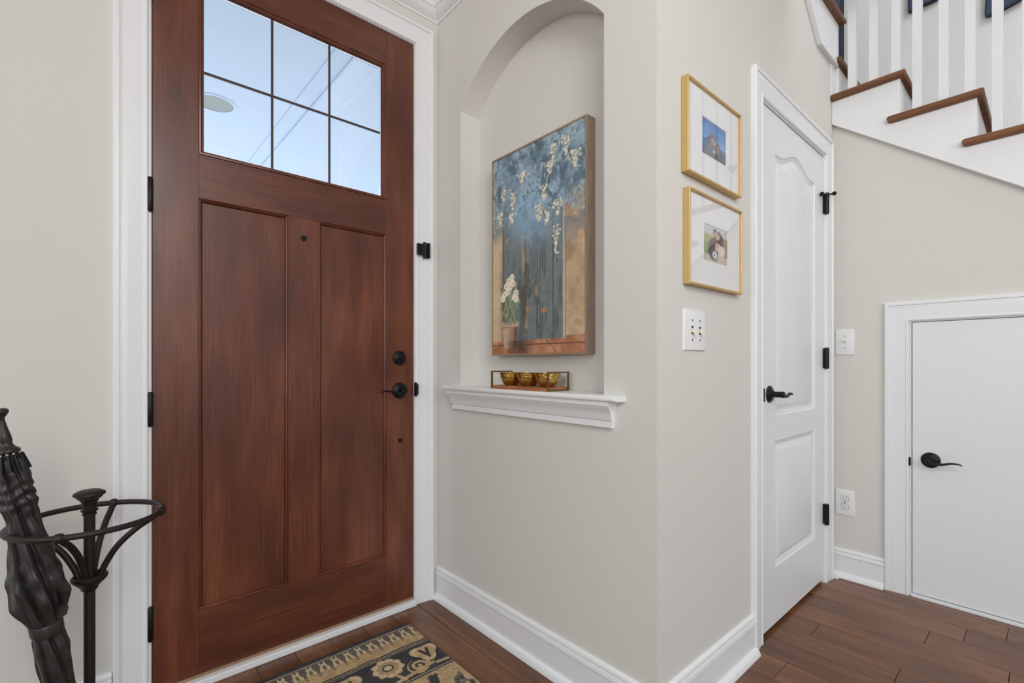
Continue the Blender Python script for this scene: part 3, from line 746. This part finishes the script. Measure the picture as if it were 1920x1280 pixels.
def photo_field(U, V):                                   # couple seated in a pale green field
    u = U / 0.164; v = V / 0.115
    img = np.zeros(U.shape + (3,)) + np.array([198, 200, 202])
    img = over(img, (196, 172, 138), ss(.2, .26, v)); img = over(img, (150, 160, 92), ss(.26, .32, v)); img = over(img, (120, 138, 66), ss(.4, .6, v))
    img = over(img, (150, 118, 70), ss(.62, .72, u) * ss(.2, .3, v)); img = over(img, (192, 186, 176), ss(.72, .76, v - .05 * np.sin(9 * u)))
    el = lambda cx, cy, rx, ry, k=.93: ss(1.04, k, np.hypot((u - cx) / rx, (v - cy) / ry))
    img = over(img, (62, 52, 56), el(.40, .64, .20, .30)); img = over(img, (66, 55, 58), el(.45, .42, .12, .12))
    img = over(img, (82, 52, 40), el(.69, .42, .13, .28)); img = over(img, (92, 58, 44), el(.64, .22, .085, .13))
    img = over(img, (222, 212, 200), el(.76, .62, .15, .15)); img = over(img, (212, 200, 186), el(.64, .56, .10, .12))
    img = over(img, (56, 40, 36), el(.475, .155, .075, .105)); img = over(img, (204, 156, 134), el(.485, .20, .055, .095)); img = over(img, (120, 82, 68), el(.485, .265, .040, .035))
    img = over(img, (212, 164, 140), el(.615, .255, .052, .088)); img = over(img, (236, 226, 220), el(.61, .30, .022, .010))
    for (ex, ey) in ((.468, .19), (.505, .19), (.598, .24), (.633, .24)): img = over(img, (64, 42, 38), el(ex, ey, .009, .012, .8))
    img = over(img, (206, 160, 138), el(.52, .56, .05, .14)); img = over(img, (212, 168, 146), el(.57, .50, .04, .10))
    d, t = capsule(u, v, .86, .66, .91, .97); img = over(img, (204, 160, 128), ss(.040, .028, d))
    img = over(img, (230, 228, 228), el(.46, .78, .09, .10)); img = over(img, (84, 86, 100), el(.45, .78, .03, .05, .7)); img = over(img, (156, 116, 98), el(.50, .91, .09, .06))
    return 255 * (np.clip(img, 0, 255) / 255) ** 0.9 + (fbm(U, V, 110, 5)[..., None] - 0.5) * 24
def picture(x0, x1, z0, z1, px0, px1, pz0, pz1, fn, label, lean=0.0):
    o = root('picture_frame', ((x0 + x1) / 2, YC, z0), label, 'picture frame', 'gold picture frames beside the closet door')
    D = 0.023
    FP = [(0, 0.001), (0, D - 0.0008), (0.0008, D), (0.0055, D), (0.0063, D - 0.001), (0.0063, D - 0.007), (0.0063, 0.001)]
    link('frame', msweep(bmesh.new(), ring(x0, x1, z0, z1), FP, fC, True), GOLD, o)
    bm = bmesh.new(); yy = D - 0.0085                     # mat with a window
    a = [bm.verts.new(fC(p, yy)) for p in ring(x0 + 0.006, x1 - 0.006, z0 + 0.006, z1 - 0.006)]; b = [bm.verts.new(fC(p, yy)) for p in ring(px0, px1, pz0, pz1)]
    c = [bm.verts.new(fC(p, yy - 0.0022)) for p in ring(px0 + 0.0012, px1 - 0.0012, pz0 + 0.0012, pz1 - 0.0012)]
    for i in range(4):
        j = (i + 1) % 4; bm.faces.new((a[i], a[j], b[j], b[i])); bm.faces.new((b[i], b[j], c[j], c[i]))
    link('mat', bm, MATB, o)
    raster('photograph', px1 - px0, pz1 - pz0, 110, 76, fn, PRINT, lambda U, V: np.stack([px0 + U, np.full(U.shape, YC - yy + 0.0022), pz1 - V], -1), o)
    link('glass', B(x0 + 0.006, x1 - 0.006, YC - D + 0.0055, YC - D + 0.007, z0 + 0.006, z1 - 0.006), PGLASS, o)
    return o
picture(1.307, 1.668, 1.6165, 1.8985, 1.4095, 1.5735, 1.7005, 1.8145, photo_sea, 'upper gold frame holding a blue photo of a couple by the water')
picture(1.317, 1.677, 1.2870, 1.5720, 1.4195, 1.5845, 1.3715, 1.4865, photo_field, 'lower gold frame holding a photo of a couple in a green field')

# ================================================================== CANVAS PAINTING
PAW, PAH = 0.488, 0.786
def garden_door(U, V):
    u = U / PAW; v = V / PAH
    n1 = fbm(U, V, 14, 1); n2 = fbm(U * 6, V, 9, 2); n3 = fbm(U, V, 60, 4)
    img = np.zeros(U.shape + (3,)) + np.array([96, 110, 112])
    # weathered door boards
    img = over(img, (78, 88, 86), ss(.45, .65, n2)); img = over(img, (112, 130, 140), ss(.62, .3, v) * .75)
    for s, c, k in ((.405, (60, 62, 58), .004), (.53, (58, 60, 56), .004), (.695, (62, 62, 58), .004)):
        img = over(img, c, ss(k * 1.8, k * .5, np.abs(u - s - .004 * (n1 - .5)))); img = over(img, (178, 158, 130), .6 * ss(.004, .001, np.abs(u - s - .010)) * (n3 > .42))
    img = over(img, (172, 142, 104), .75 * ss(.60, .70, n2) * (v > .42) * (u < .5)); img = over(img, (190, 120, 66), .8 * ss(1.1, .6, np.hypot((u - .60) / .05, (v - .80) / .018) + .5 * n1))
    img = over(img, (176, 116, 70), .6 * ss(1.1, .6, np.hypot((u - .42) / .05, (v - .79) / .05) + .6 * n1)); img = over(img, (186, 150, 106), .6 * ss(1.1, .5, np.hypot((u - .52) / .03, (v - .71) / .05) + .5 * n1))
    # side walls in ochre plaster
    och = np.array([186, 150, 108]) + (n1[..., None] - .5) * 70
    for m in (ss(.128, .118, u), ss(.80, .812, u)): img = img * (1 - m[..., None]) + och * m[..., None]
    img = over(img, (212, 186, 148), .7 * ss(.12, .06, u) * ss(.30, .45, v)); img = over(img, (70, 60, 50), .6 * ss(.02, .0, np.abs(u - .135)))
    img = over(img, (206, 184, 150), .8 * ss(.012, .006, np.abs(u - .80))); img = over(img, (120, 90, 62), .7 * ss(.006, .002, np.abs(u - .815)))
    img = over(img, (150, 104, 66), .5 * ss(.55, .75, fbm(U, V, 22, 9)) * (u > .82))
    # cast leaf shadow on the right plaster
    sh = ss(.46, .56, fbm(U, V, 17, 12)) * ss(.60, .40, v) * (u > .80); img = over(img, (110, 112, 118), .75 * sh)
    # tiled floor
    fl_ = ss(.920, .926, v - .012 * (u < .82)); tile = np.array([176, 106, 72]) + (fbm(U, V, 26, 7)[..., None] - .5) * 90
    img = img * (1 - fl_[..., None]) + tile * fl_[..., None]
    for q in (-.25, -.02, .20, .40, .62, .84, 1.05): img = over(img, (96, 52, 36), fl_ * ss(.006, .002, np.abs((u - .5) - (q - .5) * (1 + 1.4 * (v - .92) / .08) * .8)))
    img = over(img, (104, 58, 40), fl_ * ss(.004, .001, np.abs(v - .957)))
    # foliage cloud
    g = ss(.44, .20, v + .12 * (n1 - .5) - .16 * np.abs(u - .5) + .10 * np.sin(9 * u)); img = over(img, (98, 128, 150), .92 * g)
    img = over(img, (132, 164, 188), .85 * g * ss(.40, .62, fbm(U, V, 20, 21))); img = over(img, (58, 82, 96), .8 * g * ss(.52, .66, fbm(U, V, 26, 31)))
    img = over(img, (120, 168, 206), .6 * ss(1.0, .2, np.hypot((u - .40) / .28, (v - .33) / .18)))
    r = np.random.default_rng(3)
    for k in range(420):                                  # leaves
        cu, cv = r.random(), r.random() ** 1.4 * .42; a = r.uniform(.2, 2.9); L = r.uniform(.022, .055)
        if cv > .26 + .12 * abs(cu - .5) * 2 + .05: continue
        d, t = capsule(u, v * 1.6, cu, cv * 1.6, cu + L * math.cos(a), cv * 1.6 + L * math.sin(a))
        c = [(84, 116, 124), (122, 150, 148), (66, 92, 106), (150, 174, 172), (178, 188, 172), (92, 124, 142)][r.integers(6)]
        img = over(img, c, .70 * ss(.012, .004, d / (1.15 - t)))
    # hanging cream blossom spikes
    for (cu, cv, L) in ((.09, .28, .05), (.13, .17, .05), (.25, .20, .07), (.36, .12, .05), (.60, .22, .06), (.70, .055, .07), (.82, .03, .08), (.54, .30, .08), (.62, .33, .07), (.74, .31, .06), (.72, .42, .08), (.90, .12, .06), (.24, .30, .04), (.66, .12, .05)):
        for q in range(44):
            t_ = r.random(); pu = cu + r.normal() * .020 * (1.2 - t_); pv = cv + t_ * L * 1.15
            d = np.hypot(u - pu, (v - pv) * 1.6)
            img = over(img, [(222, 212, 182), (196, 182, 146), (234, 228, 206), (128, 128, 116)][r.integers(4)], .9 * ss(.013, .006, d))
    # crescent latch
    d = np.hypot((u - .735) / .03, (v - .535) / .019); d2_ = np.hypot((u - .748) / .027, (v - .530) / .017)
    img = over(img, (216, 212, 194), (d < 1) * (d2_ > 1)); img = over(img, (52, 52, 50), ss(.006, .003, np.abs(u - .735)) * (np.abs(v - .585) < .008))
    # shadow of the plant on the boards
    for a, b, w in (((.34, .95), (.42, .60), .035), ((.38, .80), (.33, .66), .03), ((.36, .75), (.45, .70), .03)):
        d, t = capsule(u, v, *a, *b); img = over(img, (64, 62, 58), .5 * ss(w * 1.5, w * .3, d + .03 * (n3 - .5)))
    # potted narcissus
    pw = .075 + .02 * (1 - np.clip((v - .845) / .115, 0, 1)); pot = (np.abs(u - .215) < pw) * (v > .845) * (v < .965 + .01 * np.cos((u - .215) * 18))
    img = over(img, (150, 116, 92), pot); img = over(img, (198, 160, 128), pot * ss(.02, -.05, u - .215) * .8); img = over(img, (96, 66, 50), pot * ss(.03, .07, u - .215))
    rim = (np.abs(u - .215) < .105) * (np.abs(v - .855) < .014); img = over(img, (186, 142, 110), rim); img = over(img, (110, 76, 58), rim * (v > .866))
    for k in range(16):
        bu = .215 + r.normal() * .03; tu = .21 + r.normal() * .06; tv = r.uniform(.64, .74)
        d, t = capsule(u, v, bu, .845, tu, tv); img = over(img, [(96, 112, 78), (128, 140, 104), (70, 86, 62), (150, 158, 124)][r.integers(4)], ss(.010, .005, d))
    d, t = capsule(u, v, .17, .82, .10, .77); img = over(img, (120, 132, 98), ss(.009, .004, d))
    for (cu, cv) in ((.20, .635), (.24, .62), (.25, .65), (.17, .66), (.19, .69), (.15, .70), (.29, .70), (.27, .72), (.13, .72), (.22, .665), (.29, .73)):
        for q in range(6):
            a = q * 1.05 + cu * 9; img = over(img, (236, 224, 196), ss(1.1, .8, np.hypot((u - cu - .016 * math.cos(a)) / .015, (v - cv - .010 * math.sin(a)) / .009)))
        img = over(img, (206, 160, 92), ss(1.1, .7, np.hypot((u - cu) / .010, (v - cv) / .006)))
    img = over(img, (40, 34, 30), .5 * (fl_ * ss(.2, .05, np.hypot((u - .33) / 1, (v - .96) * 2))))
    img = img * (0.92 + .16 * n3[..., None]); gm = img.mean(-1, keepdims=True); img = gm + (img - gm) * .86
    return 255 * (img / 255) ** .80
cp = root('canvas_painting', (1.2545, 1.275, 1.088), 'tall canvas painting of a weathered garden door hung in the arched niche', 'painting')
PY0, PY1, PZ0, PZ1, PF = 1.0305, 1.5195, 1.0885, 1.8735, 1.232
D = XB - PF                                               # depth measured from the niche wall plane (negative = into the niche)
fP = lambda p, d: (1.276 - d, p[0], p[1])
FT = 1.276 - PF
FPR = [(0, 0.0), (0, FT), (0.0045, FT), (0.0045, 0.0)]
link('frame', msweep(bmesh.new(), ring(PY0 - 0.006, PY1 + 0.006, PZ0 - 0.006, PZ1 + 0.006), FPR, fP, True), FLOATER, cp)
link('gold_edge', msweep(bmesh.new(), ring(PY0 - 0.0015, PY1 + 0.0015, PZ0 - 0.0015, PZ1 + 0.0015), [(0, 0.0), (0, FT + 0.0004), (0.0022, FT + 0.0004), (0.0022, 0.0)], fP, True), GOLDLINE, cp)
link('stretcher', B(PF + 0.0045, 1.270, PY0 + 0.002, PY1 - 0.002, PZ0 + 0.002, PZ1 - 0.002), FLOATER, cp)
raster('canvas', PAW, PAH, 190, 300, garden_door, CANVAS, lambda U, V: np.stack([np.full(U.shape, PF + 0.002), PY1 - U * (PY1 - PY0) / PAW, PZ1 - V * (PZ1 - PZ0) / PAH], -1), cp)

# ================================================================== TRAY WITH BRASS BOWLS
ty0, ty1, tx0, tx1, tz0 = 1.125, 1.425, 1.150, 1.255, 0.9553
tr = root('serving_tray', ((tx0 + tx1) / 2, (ty0 + ty1) / 2, tz0), 'narrow wooden tray with open brass end handles on the niche ledge', 'tray')
link('board', B(tx0, tx1, ty0 + 0.004, ty1 - 0.004, tz0, tz0 + 0.013, bev=0.001), TRAYW, tr)
for yy in (ty0, ty1):
    bm = bmesh.new(); s = 0.0052
    box(bm, tx0 - 0.001, tx0 + s, yy - s / 2, yy + s / 2, tz0, 1.0225); box(bm, tx1 - s, tx1 + 0.001, yy - s / 2, yy + s / 2, tz0, 1.0225)
    box(bm, tx0 + s, tx1 - s, yy - s / 2, yy + s / 2, 1.0225 - s, 1.0225); box(bm, tx0 + s, tx1 - s, yy - s / 2, yy + s / 2, tz0, tz0 + s)
    link('end_handle', bm, TRAYM, tr)
bp = []
for r_, h in ((0.0, 0.0), (0.020, 0.0), (0.028, 0.004), (0.037, 0.016), (0.0425, 0.030), (0.0455, 0.0445), (0.0462, 0.0480), (0.0452, 0.0484), (0.0440, 0.0450), (0.0408, 0.030), (0.0352, 0.0175), (0.026, 0.007), (0.0, 0.004)): bp.append((r_, h))
bp2 = []
for (r0, h0), (r1, h1) in zip(bp, bp[1:]):
    n_ = max(1, int(abs(h1 - h0) / 0.0012))
    bp2 += [(r0 + (r1 - r0) * i / n_, h0 + (h1 - h0) * i / n_) for i in range(n_)]
bp2.append(bp[-1])
bw = root('brass_bowl', (1.2035, 1.372, tz0 + 0.0131), 'hammered brass bowl at the door end of the tray', 'bowl', 'brass bowls on the tray')
def bowl_bm(c):
    bm = lathe(bmesh.new(), bp2, c, (0, 0, 1), 96)
    for v in bm.verts:
        d = v.co - Vector(c); r = math.hypot(d.x, d.y)
        if r > 0.024:
            a = math.atan2(d.y, d.x); row = d.z / 0.0068
            k = (0.5 - 0.5 * math.cos(2 * math.pi * row)) * (0.5 - 0.5 * math.cos(20 * a + math.pi * math.floor(row)))
            v.co.x -= d.x / r * 0.0011 * k; v.co.y -= d.y / r * 0.0011 * k
    return bm
link('body', bowl_bm((1.2035, 1.372, tz0 + 0.0131)), BRASS, bw, 60)
for yy, lb in ((1.2755, 'hammered brass bowl in the middle of the tray'), (1.1785, 'hammered brass bowl behind the front tray handle')):
    c = copy_tree(bw, (1.2035, yy, tz0 + 0.0131)); c['label'] = lb

# ================================================================== RUG
RX0, RX1, RY0, RY1 = 0.16, 0.956, 0.50, 1.7245
def rug_fn(U, V):                                        # U = x - RX0, V = distance from the far end
    X = U + RX0
    wob = (fbm(U, V, 22, 41) - .5) * .006
    v = V + wob; x = X + (fbm(U, V, 22, 43) - .5) * .006
    navy = np.array([70, 69, 71.]); tan = np.array([194, 166, 126.]); cream = np.array([210, 190, 158.]); grey = np.array([116, 108, 98.]); gold = np.array([180, 154, 116.])
    img = np.zeros(U.shape + (3,)) + navy
    img = img + (fbm(U, V, 30, 44)[..., None] - .5) * 24
    L = RY1 - RY0
    m = np.minimum(v, L - v)                             # border repeats at both ends
    img = over(img, cream, ss(.0022, .001, np.abs(m - .0265))); img = over(img, cream, .7 * ss(.002, .0008, np.abs(m - .0320)))
    # scalloped band
    band = (m > .036) & (m < .150)
    ph = (x - .509) / .0438; cell = ph - np.round(ph)
    img = over(img, grey + (fbm(U, V, 40, 45)[..., None] - .5) * 50, (band & (m < .095)) * .8)
    tooth = (np.abs(cell) < .36 * np.sqrt(np.clip((m - .046) / .035, 0, 1)) + .02 * (m > .07)) & (m > .046) & (m < .10)
    img = over(img, cream, band & tooth)
    tip = (np.abs(np.abs(cell) - .17) < .07) & (m > .036) & (m < .055); img = over(img, cream, tip)
    img = over(img, (122, 104, 84), ss(1.1, .7, np.hypot(cell / .13, (m - .074) / .017)))
    base = (m > .090) & (m < .143); img = over(img, gold, base & (np.abs(cell) < .5)); img = over(img, tan, (m > .094) & (m < .143) & (fbm(U, V, 45, 47) > .5))
    img = over(img, grey, .7 * ((np.abs(cell) > .40) & (m > .07) & (m < .112)))
    img = over(img, navy, ss(.003, .0018, np.abs(m - .1455))); img = over(img, cream, ss(.0022, .001, np.abs(m - .1530)))
    img = over(img, navy, ss(.004, .0025, np.abs(m - .1590))); img = over(img, cream, .9 * ss(.002, .001, np.abs(m - .1640)))
    # floral field, centred at m = .225
    def stroke(x0, y0, x1, y1, w, c=cream): return capsule(x, m, x0, y0, x1, y1)[0], w, c
    field = (m > .168) & (m < .322)
    P = np.zeros_like(U); C = np.zeros_like(U)
    per = .285
    fx = np.mod(x - .758 + per / 2, per) - per / 2      # one repeat: flower at 0, scroll at +.09, tulip at +.145
    def add(d, w): return ss(w, w * .7, d)
    th = np.arctan2(m - .223, fx); rr = np.hypot(fx, m - .223)
    petal = rr < .046 + .010 * np.abs(np.sin(th * 4.5))
    mot = np.where(petal, 1.0, 0)
    mot = np.maximum(mot, add(capsule(fx, m, -.14, .300, -.02, .312)[0], .007)); mot = np.maximum(mot, add(capsule(fx, m, -.02, .312, .145, .290)[0], .008))
    mot = np.maximum(mot, add(capsule(fx, m, .0, .265, .02, .312)[0], .008)); mot = np.maximum(mot, add(capsule(fx, m, .118, .292, .140, .245)[0], .008))
    sx_, sy_ = .088, .278; th2 = np.arctan2(m - sy_, fx - sx_); r2 = np.hypot(fx - sx_, m - sy_)
    spiral = np.abs(np.mod(r2 - .0035 * (th2 + math.pi) - .006, .022) - .011) < .0058
    mot = np.maximum(mot, np.where((r2 < .040) & spiral, 1.0, 0))
    th3 = np.arctan2(m - .222, np.mod(fx - .145 + per / 2, per) - per / 2); r3 = np.hypot(np.mod(fx - .145 + per / 2, per) - per / 2, (m - .222))
    tul = r3 < .046 + .010 * np.cos(th3 * 3 + 1.5)
    mot = np.maximum(mot, np.where(tul, 1.0, 0))
    img = over(img, tan + (fbm(U, V, 60, 51)[..., None] - .5) * 40, field * mot)
    img = over(img, cream, field * petal * (np.abs(rr - .043) < .006)); img = over(img, gold, field * petal * (rr < .034) * (rr > .018) * .8)
    img = over(img, navy, field * ss(.004, .002, np.abs(rr - .0165))); img = over(img, cream, field * (rr < .011))
    img = over(img, (150, 118, 84), field * petal * (np.abs(np.sin(th * 4.5)) < .16) * (rr > .022) * .7)
    q = np.mod(fx - .145 + per / 2, per) - per / 2
    img = over(img, navy, field * ((capsule(q, m, 0, .245, -.014, .205)[0] < .006) | (capsule(q, m, 0, .245, .014, .205)[0] < .006) | (capsule(q, m, 0, .25, .002, .262)[0] < .005)))
    img = over(img, cream, field * tul * (np.abs(r3 - .043) < .005))
    for c0 in (-.085, .045):
        lf = np.hypot((fx - c0) / .020, (m - .185) / .011); img = over(img, tan, field * (lf < 1) * .0)
    img = over(img, cream, ss(.0022, .001, np.abs(m - .3255))); img = over(img, navy, ss(.003, .0018, np.abs(m - .3310))); img = over(img, cream, ss(.002, .001, np.abs(m - .3365)))
    # inner field
    inn = m > .339
    img = over(img, gold + (fbm(U, V, 30, 61)[..., None] - .5) * 50, inn)
    g2 = fbm(x, V * .7, 26, 63); img = over(img, grey, inn * ss(.54, .60, g2)); img = over(img, navy, inn * ss(.62, .66, g2)); img = over(img, cream, inn * ss(.018, .008, np.abs(g2 - .5)))
    img = over(img, navy, ss(.005, .003, np.minimum(U, (RX1 - RX0) - U)) * .5)
    return img
rg = root('area_rug', ((RX0 + RX1) / 2, (RY0 + RY1) / 2, 0.001), 'navy and tan floral wool rug lying before the front door', 'rug')
NU, NV = 300, 440
def rug_map(U, V):
    ex = np.minimum(np.minimum(U, RX1 - RX0 - U), np.minimum(V, RY1 - RY0 - V))
    z = 0.0020 + 0.0075 * np.clip(ex / 0.004, 0, 1) ** 0.5 + 0.0006 * np.sin(U * 13) * np.sin(V * 9)
    return np.stack([RX0 + U, RY1 - V, z], -1)
raster('pile', RX1 - RX0, RY1 - RY0, NU, NV, rug_fn, PILE, rug_map, rg)
link('backing', B(RX0, RX1, RY0, RY1, 0.0008, 0.0022), plain('rug_backing', (58, 56, 58), 0.95, var=0.1, scale=80), rg)

# ================================================================== UMBRELLA STAND
SCX, SCY = -0.005, 1.605
us = root('umbrella_stand', (SCX, SCY, 0), 'black wrought iron umbrella stand with a ring on four curved arms', 'umbrella stand')
RZ, RR_ = 0.660, 0.148
prof = [(0.0115, 0.018), (0.0115, 0.668), (0.0145, 0.670), (0.0145, 0.674), (0.012, 0.6755), (0.017, 0.680), (0.0172, 0.684), (0.0130, 0.687), (0.0135, 0.693), (0.0165, 0.703), (0.021, 0.710), (0.0255, 0.7135), (0.0255, 0.7165), (0.030, 0.7185), (0.0325, 0.722), (0.031, 0.726), (0.022, 0.731), (0.010, 0.7335), (0, 0.734)]
link('pole', lathe(bmesh.new(), [(0, 0.018)] + prof, (SCX, SCY, 0), (0, 0, 1), 28), IRON, us, 45)
link('cup', lathe(bmesh.new(), [(0.0118, 0.478), (0.0165, 0.483), (0.018, 0.488), (0.024, 0.496), (0.033, 0.505), (0.0365, 0.511), (0.0365, 0.516), (0.033, 0.519), (0.024, 0.517), (0.0118, 0.512)], (SCX, SCY, 0), (0, 0, 1), 32), IRON, us, 45)
cir = [(SCX + RR_ * math.cos(2 * math.pi * k / 72), SCY + RR_ * math.sin(2 * math.pi * k / 72), RZ) for k in range(72)]
link('ring', tube(bmesh.new(), cir, 0.0072, 12, closed=True, ref=(0, 0, 1)), IRON, us, 60)
for a in (70, -18, 250, 158):
    ca, sa = math.cos(math.radians(a)), math.sin(math.radians(a)); P = lambda r, z: (SCX + ca * r, SCY + sa * r, z)
    am = link('arm', tube(bmesh.new(), spline([P(0.020, 0.510), P(0.034, 0.545), P(0.058, 0.585), P(0.095, 0.622), P(0.128, 0.645), P(RR_, RZ)], 30), 0.0074, 10), IRON, us, 60)
    link('knob', lathe(bmesh.new(), [(0, -0.0115), (0.006, -0.010), (0.0108, -0.005), (0.0118, 0), (0.0108, 0.005), (0.006, 0.010), (0, 0.0115)], P(RR_, RZ), (0, 0, 1), 18), IRON, am, 60)
link('base', lathe(bmesh.new(), [(0, 0.0), (0.125, 0.0), (0.135, 0.004), (0.135, 0.016), (0.130, 0.020), (0.125, 0.010), (0.03, 0.010), (0.02, 0.022), (0, 0.022)], (SCX, SCY, 0.0005), (0, 0, 1), 48), IRON, us, 45)

# folded umbrella leaning in the ring
um = root('umbrella', (-0.015, 1.560, 0.03), 'folded black umbrella with a dark turned handle leaning in the iron stand', 'umbrella')
A0 = Vector((-0.158, 1.572, 0.949)); A1 = Vector((-0.020, 1.566, 0.024)); AX = (A1 - A0); AL = AX.length; AXn = AX.normalized()
hp = [(0, 0.0), (0.010, 0.0005), (0.0150, 0.005), (0.0152, 0.009), (0.0120, 0.015), (0.0062, 0.022), (0.0058, 0.030), (0.0075, 0.045), (0.0100, 0.062), (0.0112, 0.074), (0.0098, 0.080), (0.0110, 0.086), (0.0160, 0.092), (0.0205, 0.096), (0.0210, 0.101), (0.0190, 0.104), (0.0, 0.105)]
hb = lathe(bmesh.new(), hp, A0, AXn, 24)
tag(link('handle', hb, HANDLEW, um, 45), 'dark turned wooden handle')
ub = Vector((1, 0, 0)); ub = (ub - AXn * ub.dot(AXn)).normalized(); vb_ = AXn.cross(ub)
# rib ends fanning out below the handle
for k in range(12):
    a = 2 * math.pi * k / 12; rdir = ub * math.cos(a) + vb_ * math.sin(a)
    p0 = A0 + AXn * 0.107 + rdir * 0.021; p1 = A0 + AXn * 0.145 + rdir * 0.029
    link('rib_tip', tube(bmesh.new(), [p0, p1], [0.0032, 0.0036], 8), BLACK, um, 50)
prof_r = [(0.110, 0.020), (0.122, 0.030), (0.15, 0.0345), (0.19, 0.0365), (0.225, 0.038), (0.255, 0.033), (0.285, 0.036), (0.325, 0.042), (0.37, 0.050), (0.41, 0.0565), (0.455, 0.0555), (0.485, 0.047), (0.515, 0.0365), (0.545, 0.0350), (0.575, 0.0385), (0.62, 0.0375), (0.68, 0.034), (0.76, 0.027), (0.84, 0.018), (0.88, 0.009)]
NS, NA = 260, 176
zz = np.linspace(prof_r[0][0], prof_r[-1][0], NS); rr_ = np.interp(zz, [p[0] for p in prof_r], [p[1] for p in prof_r]) * 0.76
bm = bmesh.new(); rings = []
for i in range(NS):
    s = zz[i]; ringv = []
    pleat = 0.60
    pinch = math.exp(-((s - 0.525) / 0.022) ** 2) + 0.7 * math.exp(-((s - 0.20) / 0.03) ** 2)
    for j in range(NA):
        a = 2 * math.pi * j / NA
        tw = a * 7 + s * 26 + 0.7 * math.sin(s * 19 + 2 * a) + 0.4 * math.sin(3 * a)
        w_ = math.sin(tw) + 0.42 * math.sin(2 * tw + 0.9) + 0.16 * math.sin(3 * tw + 1.6)
        fold = w_ * 0.17 * (1 - 0.6 * min(1, pinch))
        wr = 0.05 * math.sin(3 * a + s * 45) * math.sin(s * 60 + a) + 0.03 * math.sin(4 * a - s * 90 + 1.5 * math.sin(s * 40)) + 0.03 * math.sin(2 * a - s * 22)
        wr += 0.09 * math.exp(-((s - 0.455) / 0.03) ** 2) * math.sin(5 * a + 1.3)
        wr += 0.08 * math.exp(-((s - 0.20) / 0.035) ** 2) * math.sin(s * 260 + 2.2 * math.sin(a * 2))
        r = rr_[i] * (1 + fold + wr)
        ringv.append(bm.verts.new(A0 + AXn * s + (ub * math.cos(a) + vb_ * math.sin(a)) * r))
    rings.append(ringv)
for a, b in zip(rings, rings[1:]):
    for j in range(NA): bm.faces.new((a[j], a[(j + 1) % NA], b[(j + 1) % NA], b[j]))
bm.faces.new(rings[0]); bm.faces.new(rings[-1])
link('fabric', bm, NYLON, um, 70)
# tie strap and loose flaps
bm = bmesh.new(); N = 64; rgs = []
for s, k in ((0.508, 1.05), (0.512, 1.10), (0.533, 1.10), (0.537, 1.05)):
    rgs.append([bm.verts.new(A0 + AXn * (s + 0.006 * math.sin(2 * math.pi * j / N)) + (ub * math.cos(2 * math.pi * j / N) + vb_ * math.sin(2 * math.pi * j / N)) * 0.0275 * k) for j in range(N)])
for a, b in zip(rgs, rgs[1:]):
    for j in range(N): bm.faces.new((a[j], a[(j + 1) % N], b[(j + 1) % N], b[j]))
link('strap', bm, NYLON, um, 50)
side = Vector((0.7506, -0.6607, 0))                       # across the hall
def flap(s, r0, sgn, pts, twist):
    bm = bmesh.new(); base = A0 + AXn * s; n = Vector((0.66, 0.75, 0)) * twist
    prism(bm, pts, lambda p, d: tuple(base + side * sgn * (r0 + p[0]) + AXn * p[1] + n * (p[0] * 0.8 + d)), -0.0008, 0.0008)
    return link('flap', bm, NYLON, um)
flap(0.445, 0.047, 1, [(-0.015, -0.022), (0.020, -0.004), (0.008, 0.026), (-0.015, 0.03)], -0.5)
flap(0.475, 0.041, 1, [(-0.015, -0.010), (0.018, 0.000), (0.010, 0.020), (-0.015, 0.032)], 0.3)
flap(0.440, 0.052, -1, [(-0.02, -0.03), (0.012, 0.004), (-0.002, 0.03), (-0.02, 0.04)], 0.2)
flap(0.500, 0.035, -1, [(-0.015, -0.012), (0.016, 0.000), (-0.002, 0.012), (-0.015, 0.012)], -0.2)
flap(0.525, 0.034, -1, [(-0.015, -0.004), (0.012, -0.004), (0.010, 0.022), (-0.006, 0.018), (-0.015, 0.018)], 0.3)
link('ferrule', lathe(bmesh.new(), [(0, AL), (0.005, AL - 0.002), (0.006, AL - 0.05), (0.0085, AL - 0.06), (0.0, AL - 0.06)], A0, AXn, 16), STEEL, um, 40)
